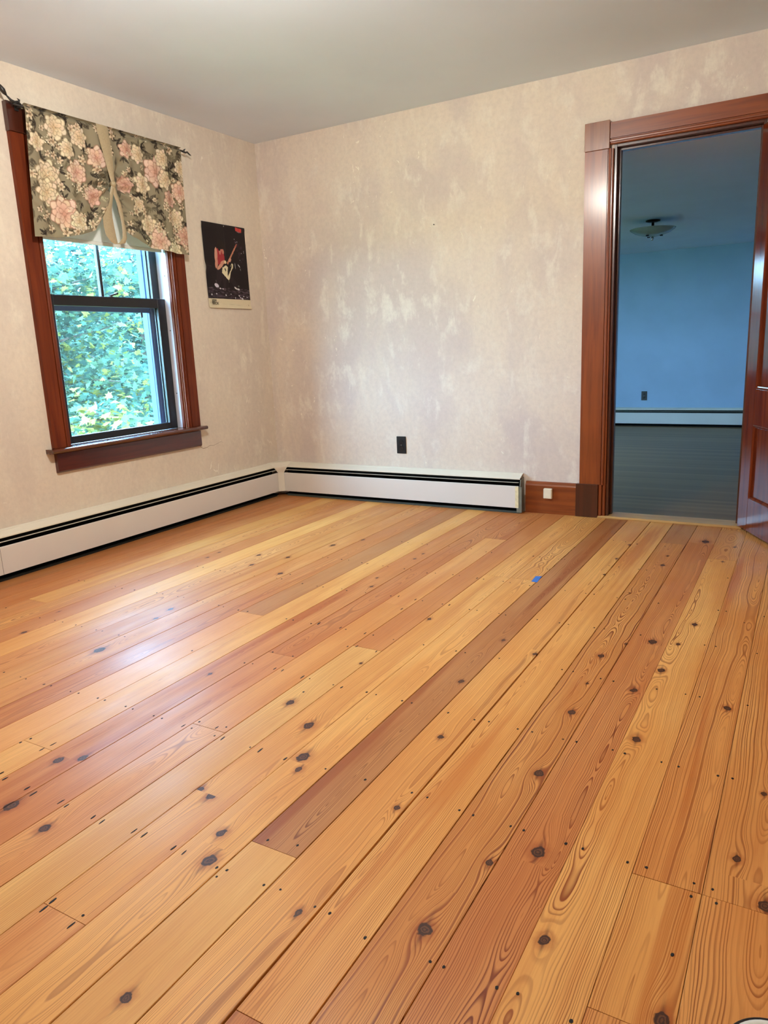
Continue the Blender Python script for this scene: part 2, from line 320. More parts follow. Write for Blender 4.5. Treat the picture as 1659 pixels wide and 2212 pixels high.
# far room shell
wall_x('wall_far_left',FX0-.15,FX0,TB,FY,FZ-.2,FC,(2.2,3.2,.58,1.80),PL_FAR)
struct('wall_far_back',MB().box(FX0-.15,FX1+.12,FY,FY+.12,FZ-.2,FC),PL_FAR)
wall_x('wall_far_right',FX1,FX1+.12,TB,FY,FZ-.2,FC,None,PL_FAR)
struct('ceiling_far_room',MB().box(FX0-.15,FX1+.12,TB,FY+.12,FC,FC+.1),CEIL)
n=NT('far_room_strip_floor'); p=n.pos(); x,y,z=n.sep(p)
row=n.math('FLOOR',n.math('DIVIDE',y,.057)); rn=n.node('TexWhiteNoise',noise_dimensions='1D'); n.link(row,rn.inputs['W'])
f=n.noise(n.xyz(n.math('MULTIPLY',x,1.2),n.math('MULTIPLY',y,26.),0.),1,3)
c=n.mix(rn.outputs[0],S(128,98,66),S(158,124,84)); c=n.mix(n.math('MULTIPLY',f,.4),c,S(120,84,54))
fr=n.math('FRACT',n.math('DIVIDE',y,.057)); c=n.mix(n.mrange(fr,.0,.04,.5,0.),c,S(60,40,26))
n.set(Base_Color=c,Roughness=.42,Specular_IOR_Level=.22)
struct('floor_far_room',MB().box(FX0-.15,FX1+.12,TB,FY,FZ-.05,FZ),n.m)
struct('trim_1',MB().box(DX0+.0,DX1,TB-.004,TB+.016,FZ,-.006),TRIM_H)['label']='stair-like riser under the far edge of the doorway threshold'

# ---------------------------------------------------------------- floor: boards one by one
floor=struct('floor',MB().box(-TL,XR+.12,YF-.15,TB,-.06,-.022),DARKCAV)
KN=[tuple(int(q)/1000 for q in s.split(',')) for s in KNOTS.split(';')]
SEAM=[0.06,0.183,0.307,0.43,0.554,0.678,0.801,0.925,1.050,1.177,1.300,1.425,1.548,1.671,1.793,1.915,2.038,2.157,2.280,2.403,2.525,2.649,2.771,2.896,3.019,3.143,3.270,3.393,3.517,3.64,3.764,3.888,4.011,4.135,4.258]
SEAM=[0.0]+SEAM+[XR]
GAP={0.554:.0022,1.177:.0013,1.425:.0011,1.793:.0022,2.038:.0018,2.403:.0024,2.525:.0024,2.649:.0044,2.771:.0028,2.896:.0018,3.019:.0005,3.143:.0009,3.270:.0011,0.678:.0007}
# per column: list of (y_end, tone, xc offset from the board's middle, rings per metre, line contrast, cathedral depth, streak)
A=S(234,174,98); B=S(220,154,84); C_=S(204,134,76); D_=S(190,130,76); E_=S(234,182,108); F_=S(212,142,80); G_=S(226,162,94)
def bd(yend,tone,xo=0.,fq=260,ct=.45,amp=.10,st=.35): return (yend,tone,xo*.7,fq*.82,min(1,ct*1.25),amp*1.25,st)
BOARDS={0:[bd(0,C_)],1:[bd(0,D_,.1)],2:[bd(0,C_,.0,260,.4)],3:[bd(0,F_,.1,240,.35)],
4:[bd(-2.372,F_,.1),bd(0,A,.2,220,.2)],5:[bd(0,B,.0,180,.6,.22,.3)],6:[bd(0,F_,.08,220,.4,.1,.3)],7:[bd(0,A,.05,200,.2,.08,.2)],
8:[bd(0,G_,.0,180,.55,.22,.35)],9:[bd(0,B,.12,260,.35,.08,.5)],10:[bd(0,G_,-.02,230,.5,.1,.5)],11:[bd(0,F_,.03,240,.5,.12,.6)],
12:[bd(-2.109,G_,.05,240,.2,.08,.15),bd(0,D_,.1,260,.3,.05,.5)],13:[bd(-3.157,A,.1,240,.2,.08,.2),bd(0,A,.0,230,.2,.1,.2)],14:[bd(0,F_,-.03,240,.4,.12,.7)],
15:[bd(-2.384,F_,.02,240,.35,.1,.35),bd(0,C_,.0,200,.5,.2,.4)],16:[bd(-2.878,G_,.0,220,.45,.2,.3),bd(-1.785,B,.12,260,.35,.05,.45),bd(-.68,G_,.1,300,.3,.05,.4),bd(0,C_,.0,200,.6,.2,.4)],
17:[bd(-2.214,E_,.1,260,.4,.06,.2),bd(0,F_,.12,290,.35,.05,.5)],18:[bd(-3.53,G_,.02,240,.4,.1,.4),bd(-1.279,A,.07,280,.45,.10,.35),bd(0,A,.02,200,.55,.16,.3)],
19:[bd(-1.276,A,.02,260,.4,.14,.25),bd(0,A,.0,180,.8,.24,.2)],20:[bd(-3.202,E_,.06,240,.15,.06,.2),bd(0,D_,.02,300,.62,.12,.7)],
21:[bd(-.484,A,.05,300,.55,.07,.3),bd(0,G_,.1,240,.3,.05,.3)],22:[bd(-3.536,C_,.03,260,.5,.1,.5),bd(0,A,-.05,300,.62,.07,.65)],
23:[bd(-.45,B,-.01,300,.85,.12,.35),bd(0,D_,.1,280,.4,.05,.5)],24:[bd(-.40,F_,.05,300,.85,.10,.3),bd(0,F_,.1,240,.4,.05,.3)],
25:[bd(-.655,A,-.06,280,.8,.14,.25),bd(0,G_,.0,190,.95,.20,.2)],26:[bd(-3.272,B,.0,250,.7,.12,.4),bd(-2.937,A,.0,290,.85,.06,.55),bd(0,B,.05,290,.7,.10,.6)],
27:[bd(-2.937,B,.05,180,.75,.22,.2),bd(0,B,.05,210,.7,.20,.3)],28:[bd(-1.3,A),bd(0,C_,.0,200,.6,.2,.5)]}
tones=[A,B,C_,E_,F_,G_]
def plank(x0,x1,y0,y1,tone,xc,fq,ct,amp,st,seed):
    lift=random.uniform(-.0003,.0003); c=.0009; zb=-.021
    ks=sorted([k for k in KN if x0-.03<k[0]<x1+.03 and y0<k[1]<y1],key=lambda k:k[1])
    if not ks: ks=[(x0-1,y0-3,.004)]
    cuts=[y0]+[(a[1]+b[1])/2 for a,b in zip(ks,ks[1:]) if abs(a[1]-b[1])>.004]+[y1]
    kk=[]; last=None
    for k in ks:
        if last is None or abs(k[1]-last[1])>.004: kk.append(k); last=k
        elif k[2]>last[2]: kk[-1]=k; last=k
    prof=[(x0,zb),(x0,-c+lift),(x0+c,lift),(x1-c,lift),(x1,-c+lift),(x1,zb)]
    v=[(px,yy,pz) for yy in cuts for px,pz in prof]; f=[]; at=[]
    for i in range(len(cuts)-1):
        for j in range(5): f.append((i*6+j,i*6+j+1,i*6+j+7,i*6+j+6)[::-1]); at.append(kk[min(i,len(kk)-1)])
    f.append(tuple(range(6))); at.append(kk[0]); f.append(tuple((len(cuts)-1)*6+j for j in range(6))[::-1]); at.append(kk[-1])
    me=bpy.data.meshes.new('floorboard'); me.from_pydata(v,[],f); n=len(f)
    for nm,vals in (('kn',at),('pp',[(xc,fq,ct)]*n),('pq',[(amp,seed,st)]*n)):
        a_=me.attributes.new(nm,'FLOAT_VECTOR','FACE'); a_.data.foreach_set('vector',np.array(vals,dtype=np.float32).ravel())
    a_=me.attributes.new('tone','FLOAT_COLOR','FACE'); j=random.uniform(.96,1.04)
    a_.data.foreach_set('color',np.array([(tone[0]*j,tone[1]*j,tone[2]*j,1)]*n,dtype=np.float32).ravel())
    bm=bmesh.new(); bm.from_mesh(me); bmesh.ops.recalc_face_normals(bm,faces=bm.faces); bm.to_mesh(me); bm.free()
    me.materials.append(FLOOR)
    o=bpy.data.objects.new('floorboard',me); COL.objects.link(o); o.parent=floor; return o
for i in range(len(SEAM)-1):
    g0=GAP.get(SEAM[i],.0009)/2; g1=GAP.get(SEAM[i+1],.0009)/2
    x0,x1=SEAM[i]+g0,SEAM[i+1]-g1; mid=(SEAM[i]+SEAM[i+1])/2
    bs=BOARDS.get(i) or [bd(random.uniform(-3.4,-1.5),random.choice(tones)),bd(0,random.choice(tones),.1)]
    y=YF
    for q,(ye,tone,xo,fq,ct,amp,st) in enumerate(bs):
        plank(x0,x1,y+(.0008 if q else 0),ye-(.0006 if ye<0 else .001),tone,mid+xo,fq,ct,amp,st,i*2.37+q*5.1); y=ye
# cut nail heads, set flush in the boards
nl=MB()
for s in NAILS.split(';'):
    nx,ny=[int(q)/1000 for q in s.split(',')]
    if ny>-.05: continue
    slot=(1.9<nx<2.35 and ny<-2.0 and random.random()<.75) or (1.5<nx<2.4 and ny>-2.6 and random.random()<.25) or (1.6<nx<2.1 and ny<-3.1)
    rx=random.uniform(.0024,.0034); ry=rx*(random.uniform(2.6,4.2) if slot else random.uniform(1.1,1.5)); rot=random.uniform(-.3,.3)
    if slot: rx*=.8
    vs=[]; k=9
    for t in range(k):
        a=2*math.pi*t/k; r=random.uniform(.86,1.1); ex,ey=rx*r*math.cos(a),ry*r*math.sin(a)
        vs.append((nx+ex*math.cos(rot*.3)-ey*math.sin(rot*.3),ny+ex*math.sin(rot*.3)+ey*math.cos(rot*.3)))
    for zz in (-.002,.00045): pass
    nl.add([(a,b,-.002) for a,b in vs]+[(a,b,.00045) for a,b in vs],[tuple(range(k)),tuple(range(2*k-1,k-1,-1))[::-1]]+[(i,(i+1)%k,(i+1)%k+k,i+k) for i in range(k)])
NAILM=plain('old_nail_iron',S(26,20,20),.7,.3,var=.2)
o=nl.build('nail_heads',NAILM,floor); o['kind']='stuff'

# ---------------------------------------------------------------- doorway
T=.022
d1=empty('door_1',(DX0,0,0),kind='structure')
def cas_v(x0,x1,z0,z1,bead_at,name,mat):            # upright casing with a quirk and bead on its inner edge
    s=1 if bead_at=='r' else -1; xo=x0 if s>0 else x1; xi=x1 if s>0 else x0
    prof=[(xo,0),(xo,-T),(xi-s*.030,-T),(xi-s*.029,-T+.007),(xi-s*.025,-T+.007),(xi-s*.024,-T),(xi-s*.019,-T-.004),(xi-s*.012,-T-.003),(xi-s*.010,-T+.006),(xi-s*.006,-T+.006),(xi-s*.005,-T+.002),(xi,-T+.003),(xi,0)]
    return MB().prism(prof,'z',z0,z1).build(name,mat,d1)
cas_v(2.241,DX0-.004,.196,1.992,'r','casing',TRIM_V)
cas_v(DX1+.004,3.252,.196,1.992,'l','casing',TRIM_V)
zt,zb_=2.119,2.012
prof=[(0,zt),(-T,zt),(-T,zb_+.030),(-T+.007,zb_+.029),(-T+.007,zb_+.025),(-T,zb_+.024),(-T-.004,zb_+.019),(-T-.003,zb_+.012),(-T+.006,zb_+.010),(-T+.006,zb_+.006),(-T+.003,zb_),(0,zb_)]
MB().prism(prof,'x',2.372,3.122).build('head_casing',TRIM_H,d1)
CORNER=m_trim('corner_block_wood',S(140,84,48),S(116,62,32),axis=2)
MB().box(2.240,2.371,-.030,0,1.992,2.130,.002).build('corner_block',CORNER,d1)
MB().box(3.123,3.254,-.030,0,1.992,2.130,.002).build('corner_block',CORNER,d1)
MB().box(2.222,2.352,-.030,0,0,.197,.0025).build('plinth_block',TRIM_DK,d1)
MB().box(3.128,3.256,-.030,0,0,.197,.0025).build('plinth_block',TRIM_DK,d1)
MB().box(2.353,2.372,-.024,0,0,.1965,.003).box(2.374,2.391,-.019,0,0,.1965,.003).build('casing_foot',TRIM_V,d1)
JAMB=m_trim('dark_jamb',S(84,36,18),S(60,24,12),axis=2)
jd=TB+.002
MB().box(DX0-.004,DX0+.010,-.003,jd,-.004,DZ1,.001).build('side_jamb',JAMB,d1)
MB().box(DX1-.010,DX1+.004,-.003,jd,-.004,DZ1,.001).build('side_jamb',JAMB,d1)
MB().box(DX0+.010,DX1-.010,-.003,jd,DZ1-.014,DZ1,.001).build('head_jamb',JAMB,d1)
MB().box(DX0+.010,DX0+.022,.038,.075,0,DZ1-.014,.0015).build('door_stop',JAMB,d1)
MB().box(DX1-.022,DX1-.010,.038,.075,0,DZ1-.014,.0015).build('door_stop',JAMB,d1)
MB().box(DX0+.022,DX1-.022,.038,.075,DZ1-.026,DZ1-.014,.0015).build('head_stop',JAMB,d1)
MB().prism([(-.030,.0006),(-.030,.006),(-.022,.013),(.100,.013),(TB+.02,.006),(TB+.02,.0006)],'x',DX0-.045,DX1+.012).build('threshold',OAK,d1)
# the door itself, swung into the room on hinges at the right jamb
HX,HY=3.089,-.020; dv=Vector((.445,-.895,0)).normalized(); nv=Vector((-dv.y,dv.x,0))  # nv points away from the room's left side
if nv.x<0: nv=-nv
leaf=empty('panelled_door',(HX,HY,0),label='dark red-brown varnished panel door standing open at the doorway in the back wall',cat='door')
def on_leaf(mb):      # (s along the leaf, depth behind its visible face, z) -> room
    mb.v=[(HX+dv.x*s+nv.x*t,HY+dv.y*s+nv.y*t,z) for s,t,z in mb.v]; return mb
LW,LT,L0,L1=.692,.036,.016,1.984
on_leaf(MB().box(0,.112,0,LT,L0,L1,.002)).build('hinge_stile',DOORW,leaf)
on_leaf(MB().box(LW-.112,LW,0,LT,L0,L1,.002)).build('lock_stile',DOORW,leaf)
for a,b,nm in ((L0,.185,'bottom_rail'),(.566,.745,'lock_rail'),(L1-.125,L1,'top_rail')):
    on_leaf(MB().box(.112,LW-.112,0.0004,LT-.0004,a,b,.0015)).build(nm,DOORW,leaf)
for a,b in ((.185,.566),(.745,L1-.125)):
    pm=on_leaf(MB().box(.106,LW-.106,.012,LT-.012,a-.004,b+.004)).build('panel',DOORW,leaf)
    mm=MB(); q=.016
    s0,s1=.112,LW-.112
    for (p0,p1) in (((s0,a),(s1,a)),((s1,a),(s1,b)),((s1,b),(s0,b)),((s0,b),(s0,a))):
        pass
    o4=[(s0,a),(s1,a),(s1,b),(s0,b)]; lv=[(0,.0015),(.004,-.0015),(.009,.003),(.013,.004),(q,.0115)]
    vs=[];
    for inn,dep in lv: vs+=[(s0+inn,dep,a+inn),(s1-inn,dep,a+inn),(s1-inn,dep,b-inn),(s0+inn,dep,b-inn)]
    fs=[(i*4+j,i*4+(j+1)%4,(i+1)*4+(j+1)%4,(i+1)*4+j) for i in range(len(lv)-1) for j in range(4)]
    on_leaf(MB().add(vs,fs)).build('panel_moulding',DOORW,pm,fix=False)
for hz in (.25,1.72):
    hg=on_leaf(MB().box(-.0035,0,.006,LT+.003,hz-.045,hz+.045,.0005)).build('hinge',IRON,leaf)
    on_leaf(MB().tube([(-.004,LT+.006,hz-.05),(-.004,LT+.006,hz+.05)],.006,10)).build('hinge_pin',IRON,hg)
kb=on_leaf(MB().lathe([(.0,.0),(.026,.0),(.026,-.004),(.010,-.008),(.010,-.03),(.024,-.038),(.029,-.05),(.024,-.062),(.0,-.066)],(0,0,0),20,'y'))
kb=MB(); kb.lathe([(.026,.0),(.026,-.004),(.010,-.008),(.010,-.03),(.024,-.038),(.029,-.05),(.024,-.062),(.004,-.066)],(LW-.06,0,.86),20,'y'); on_leaf(kb).build('knob',IRON,leaf,smooth=True)

# wooden baseboard between the heater and the plinth block
MB().prism([(0,0),(-.020,0),(-.020,.170),(-.017,.178),(-.012,.182),(-.010,.192),(0,.194)],'x',1.912,2.222).build('baseboard_back',TRIM_H)['kind']='structure'
MB().prism([(0,0),(-.020,0),(-.020,.170),(-.017,.178),(-.012,.182),(-.010,.192),(0,.194)],'x',3.256,XR).build('baseboard_back_right',TRIM_H)['kind']='structure'

# ---------------------------------------------------------------- window
w1=empty('window_1',(0,WY0,WZ0),kind='structure')
def cas_w(y0,y1,z0,z1,inner,name='casing'):
    s=1 if inner=='r' else -1; yo=y0 if s>0 else y1; yi=y1 if s>0 else y0
    prof=[(0,yo),(T,yo),(T,yi-s*.030),(T-.007,yi-s*.029),(T-.007,yi-s*.025),(T,yi-s*.024),(T+.004,yi-s*.018),(T+.003,yi-s*.011),(T-.006,yi-s*.009),(T-.006,yi-s*.005),(T-.003,yi),(0,yi)]
    return MB().prism(prof,'z',z0,z1).build(name,TRIM_WV,w1)
cas_w(-1.846,WY0-.003,.587,2.093,'r'); cas_w(WY1+.003,-.782,.587,2.093,'l')
MB().box(0,.030,-1.850,-1.738,2.094,2.224,.002).build('corner_block',TRIM_DK,w1)
MB().box(0,.030,-.888,-.776,2.094,2.224,.002).build('corner_block',TRIM_DK,w1)
MB().box(0,T,-1.737,-.889,2.100,2.215,.002).build('head_casing',TRIM_HY,w1)
pr=[(-.055,.563),(-.055,.586),(.052,.586),(.058,.583),(.061,.5745),(.058,.566),(.052,.563)]
MB().prism(pr,'y',-1.882,-.757).build('stool',m_trim('stool_wood',S(96,42,22),S(70,28,14),rough=.22,axis=1,coat=.8),w1,smooth=False)
MB().prism([(0,.458),(.016,.458),(T,.466),(T,.556),(T-.004,.563),(0,.563)],'y',-1.838,-.786).build('apron',m_trim('apron_wood',S(88,30,16),S(66,18,10),axis=1),w1)
# jambs, stops and tracks inside the opening
for yy,s in ((WY0,1),(WY1,-1)):
    MB().box(-.020,.0,yy,yy+s*.012,.587,2.09,.001).build('inner_stop',TRIM_WV,w1)
    tr=MB().box(-.110,-.020,yy,yy+s*.008,.587,2.09,.001).build('sash_track',VINYL,w1)
    for hz in (.80,1.18,1.50,1.92):
        MB().lathe([(.004,0),(.004,.0012)],(-.045,yy+s*.0085,hz),8,'y').build('screw_hole',BLACK,tr)
    MB().box(-TL,-.110,yy,yy+s*.016,.575,2.09).build('outer_jamb',STORM,w1)
    MB().prism([(-.172,yy-s*.03),(-.172,yy+s*.012),(-.195,yy+s*.012),(-.199,yy+s*.004),(-.222,yy+s*.004),(-.226,yy+s*.010),(-.250,yy+s*.010),(-.256,yy),(-.280,yy),(-.280,yy-s*.09),(-.172,yy-s*.09)],'z',.50,2.16).build('outer_casing',STORM,w1)
MB().box(-TL,-.020,WY0,WY1,2.075,2.095).build('head_jamb',VINYL,w1)
MB().box(-TL-.03,-.055,WY0,WY1,.548,.580).build('sill',SILLP,w1)
def sash(name,x0,x1,z0,z1,stile,bot,top,muntin=None):
    ya,yb=WY0+.009,WY1-.009
    s=MB().box(x0,x1,ya,ya+stile,z0,z1,.002).box(x0,x1,yb-stile,yb,z0,z1,.002).box(x0+.0003,x1-.0003,ya+stile,yb-stile,z0,z0+bot,.002).box(x0+.0003,x1-.0003,ya+stile,yb-stile,z1-top,z1,.002)
    s.box(x0+.006,x0+.012,ya+stile,ya+stile+.006,z0+bot,z1-top).box(x0+.006,x0+.012,yb-stile-.006,yb-stile,z0+bot,z1-top)
    o=s.build(name,BLACK,w1)
    if muntin is not None: MB().box(x0+.003,x1-.003,muntin-.010,muntin+.010,z0+bot-.002,z1-top+.002,.004).build('muntin',BLACK,o)
    MB().box((x0+x1)/2-.002,(x0+x1)/2+.002,ya+stile-.004,yb-stile+.004,z0+bot-.004,z1-top+.004).build('pane',GLASS,o)
    return o
sash('lower_sash',-.098,-.063,.586,1.366,.062,.040,.054)
sash('upper_sash',-.137,-.102,1.330,2.075,.056,.036,.05,muntin=-1.3125)
# sash lock on the meeting rail
lk=MB().lathe([(.016,0),(.016,.003),(.009,.004),(.008,.010)],(-.080,-1.285,1.366),14).tube([(-.080,-1.285,1.374),(-.072,-1.262,1.381),(-.068,-1.248,1.385)],[.006,.005,.004],8).lathe([(.003,-.006),(.0065,-.002),(.0065,.002),(.003,.006)],(-.068,-1.246,1.386),10)
lk.build('sash_lock',IRON,w1)
# aluminium storm window outside
sf=MB(); x0,x1=-.172,-.150; ya,yb=WY0+.016,WY1-.016
for a,b in ((ya,ya+.030),(yb-.030,yb)): sf.box(x0,x1,a,b,.585,2.075,.002)
sf.box(x0,x1,ya+.03,yb-.03,.580,.603,.002).box(x0,x1,ya+.03,yb-.03,2.04,2.075,.002)
so=sf.build('storm_frame',STORM,w1)
MB().box(x0+.003,x1-.002,ya+.03,yb-.03,1.290,1.325,.003).box(x0+.003,x1-.002,ya+.03,ya+.042,.603,1.29,.002).box(x0+.003,x1-.002,yb-.045,yb-.03,.603,1.29,.002).build('storm_sash',STORM,so)
MB().box(x0+.009,x0+.012,ya+.03,yb-.03,.60,2.045).build('storm_pane',GLASS,so)
MB().box(x1-.002,x1+.006,-1.02,-1.006,1.262,1.292,.001).build('storm_latch',BLACK,so)

# plain window in the far room (they bring in the daylight the photo shows)
w2=empty('window_2',(FX0,2.7,.58),kind='structure')
m=MB()
for a,b,c_,d_ in ((2.20,2.25,.58,1.80),(3.15,3.20,.58,1.80),(2.25,3.15,.58,.63),(2.25,3.15,1.75,1.80),(2.25,3.15,1.17,1.215)): m.box(FX0-.10,FX0-.06,a,b,c_,d_,.002)
o=m.build('sash',BLACK,w2); MB().box(FX0-.082,FX0-.078,2.24,3.16,.62,1.76).build('pane',GLASS,o)
MB().box(FX0,FX0+.02,2.10,2.20,.48,1.90,.002).box(FX0,FX0+.02,3.20,3.30,.48,1.90,.002).box(FX0,FX0+.02,2.20,3.20,1.80,1.90,.002).box(FX0,FX0+.02,2.20,3.20,.48,.58,.002).build('casing',TRIM_WV,w2)
# ---------------------------------------------------------------- baseboard heaters
def heater(name,label,axis,a,b,ends,panels):
    """axis 'x': runs along x on the back wall (depth -y); axis 'y': runs along y on the left wall (depth +x)"""
    root=empty(name,(a,0,0) if axis=='x' else (0,a,0),label=label,cat='heater')
    def P(prof,s,e,nm,mat,par=root,**k):
        pr=[((-d if axis=='x' else d),z) for d,z in prof]
        return MB().prism(pr,axis,s,e).build(nm,mat,par,**k)
    P([(.001,.004),(.001,.205),(.006,.205),(.006,.012),(.052,.012),(.052,.004)],a,b,'back_plate',DARKCAV)
    P([(.0,.238),(.003,.2395),(.020,.235),(.0205,.2335),(.058,.219),(.063,.214),(.063,.2085),(.0605,.2085),(.060,.213),(.020,.2315),(.003,.2355),(.0,.234)],a,b,'top_cover',WHITE_EN)
    P([(.050,.1870),(.051,.1895),(.066,.1905),(.068,.1895),(.067,.1885),(.052,.1870)],a+.004,b-.01,'damper',WHITE_EN)
    P([(.050,.1885),(.030,.2000),(.028,.199),(.048,.187)],a+.004,b-.01,'damper_blade',DARKCAV)
    for s,e in panels:
        P([(.0755,.034),(.0755,.166),(.0735,.169),(.066,.169),(.066,.167),(.073,.1665),(.0742,.165),(.0742,.036),(.068,.036),(.068,.034)],s,e,'front_panel',WHITE_PN)
    core=P([(.012,.06),(.012,.15),(.058,.15),(.058,.06)],a+.02,b-.03,'fin_element',DARKCAV)
    return root,P
h1,P1=heater('baseboard_heater','long cream metal baseboard heater under the window along the left wall','y',-4.6,-.086,0,[(-4.58,-2.252),(-2.250,-.100)])
h2,P2=heater('baseboard_heater','shorter cream baseboard heater on the back wall ending at the brown baseboard, no end cap','x',.088,1.892,0,[(.104,1.886)])
# inside-corner cover, seated over both runs
ct=MB(); q=.0775
v=[(0,0,.2405),(.066,0,.2145),(.0,-.066,.2145),(.118,-.0665,.2145),(.0665,-.118,.2145),(0,-.118,.2405),(.118,0,.2405)]
top=[(0,0,.2405),(.130,0,.2405),(.130,-.0645,.2145),(.0645,-.130,.2145),(0,-.130,.2405)]
ct.add(top,[(0,1,2,3,4)])
w_=[(.130,-.0650,.2145),(.0650,-.130,.2145),(.108,-.0762,.172),(.0762,-.108,.172),(.110,-.0775,.034),(.0775,-.110,.034),(.130,-.0650,.209),(.0650,-.130,.209)]
ct.add(w_,[(0,1,7,6),(6,7,3,2),(2,3,5,4)])
ct.build('corner_cover',WHITE_EN,h2,fix=False)
P2([(.0,.0),(.0,.215),(.060,.206),(.071,.165),(.071,.004)],1.8925,1.896,'end_bracket',STEEL)
P2([(.0705,.006),(.0705,.165),(.0735,.165),(.0735,.006)],1.874,1.906,'end_bracket_flange',STEEL)
P2([(.0757,.036),(.0757,.167),(.0763,.167),(.0763,.036)],1.866,1.887,'masking_tape_strip',MTAPE)
P2([(.058,.0005),(.058,.012),(.068,.012),(.068,.0005)],.12,1.89,'bottom_flange',plain('dull_bottom_flange',S(70,76,70),.6,.3))
P1([(.058,.0005),(.058,.010),(.066,.010),(.066,.0005)],-4.59,-.12,'bottom_flange',plain('dark_bottom_flange',S(28,28,24),.6,.3))

# ---------------------------------------------------------------- small things on the walls and floor
def outlet(x,y,z,label):
    r=empty('electrical_outlet',(x,y,z-.057),label=label,cat='outlet')
    MB().box(x-.035,x+.035,y-.006,y,z-.057,z+.057,.002).build('cover_plate',BPLAST,r)
    for s in (-1,1):
        o=MB().lathe([(.0165,-.0085),(.0165,-.005)],(x,y,z+s*.0195),20,'y').build('receptacle',plain('outlet_face',S(24,24,26),.25,.5),r)
        sl=MB()
        for dx in (-.0065,.0065): sl.box(x+dx-.001,x+dx+.001,y-.0088,y-.0084,z+s*.0195-.0005,z+s*.0195+.007)
        sl.lathe([(.0022,-.0088),(.0022,-.0084)],(x,y,z+s*.0195-.007),8,'y').build('slots',DARKCAV,o)
    MB().lathe([(.003,-.0075),(.003,-.0055)],(x,y,z),10,'y').build('screw',STEEL,r)
outlet(1.049,0,.388,'black duplex outlet on the mottled back wall above the heater')
outlet(1.540,FY,.280,'small black outlet on the far wall of the dark blue room through the doorway')
r=empty('junction_box',(2.055,-.02,.10),label='small square cream plastic box stuck on the brown baseboard beside the doorway',cat='box')
MB().box(2.030,2.082,-.040,-.0201,.096,.158,.003).build('body',CREAMPL,r)
MB().box(2.033,2.079,-.0425,-.040,.099,.155,.002).build('cover',CREAMPL,r)
TP=[(2.375, -1.216), (2.401, -1.208), (2.408, -1.298), (2.381, -1.294)]
tag(MB().add([(a,b,.0006) for a,b in TP]+[(a,b,.0011) for a,b in TP],[(0,1,2,3),(4,5,6,7),(0,1,5,4),(1,2,6,5),(2,3,7,6),(3,0,4,7)]).build('tape_piece',TAPE),'small scrap of blue masking tape stuck on the floorboards','tape')
hk=MB().lathe([(.0035,-.008),(.0035,-.006),(.0015,-.006),(.0015,0)],(1.33,0,1.737),8,'y').build('wall_nail',IRON)
tag(hk,'tiny dark nail left in the back wall about eye height','nail')
cp=[(-.786,.460),(-.776,.447),(-.757,.436),(-.724,.438),(-.691,.448),(-.660,.443),(-.618,.452),(-.587,.459),(-.567,.450)]
cm=MB()
for i,(a,b) in enumerate(cp):
    wd=.0016*(1-i/10); cm.v+=[(.0004,a,b-wd),(.0004,a,b+wd)]
cm.f=[(2*i,2*i+2,2*i+3,2*i+1) for i in range(len(cp)-1)]
cm.build('plaster_crack',plain('crack_shadow',S(120,92,70),.9,.1),bpy.data.objects['wall_left'],fix=False)
# round tin at the lower right
tx,ty,tr_=3.404,-3.289,.062
tin=empty('round_tin',(tx,ty,0),label='round silvery metal tin with dark outer rim on the floor at the lower right corner',cat='tin')
MB().lathe([(tr_-.004,.0008),(tr_-.001,.003),(tr_-.001,.050),(tr_,.053)],(tx,ty,0),48).build('body',plain('tin_dark_side',S(54,50,42),.4,.5,metal=.5),tin,smooth=True)
TINM=plain('tin_silver',S(232,234,228),.35,.5,metal=.1,var=.03)
m=MB(); m.lathe([(tr_-.0022,.054),(tr_-.0024,.0590),(tr_-.0045,.0605),(tr_-.011,.0602),(tr_-.0135,.0560),(tr_-.0165,.0550),(tr_-.0185,.0590),(tr_-.022,.0600),(tr_-.026,.0590),(.002,.0588)],(tx,ty,0),48)
m.build('lid',TINM,tin,smooth=True)
MB().lathe([(tr_+.0002,.0500),(tr_+.0028,.0512),(tr_+.0034,.0560),(tr_+.0012,.0590),(tr_-.0018,.0592),(tr_-.0020,.055)],(tx,ty,0),48).build('rim_bead',BLACK,tin,smooth=True)

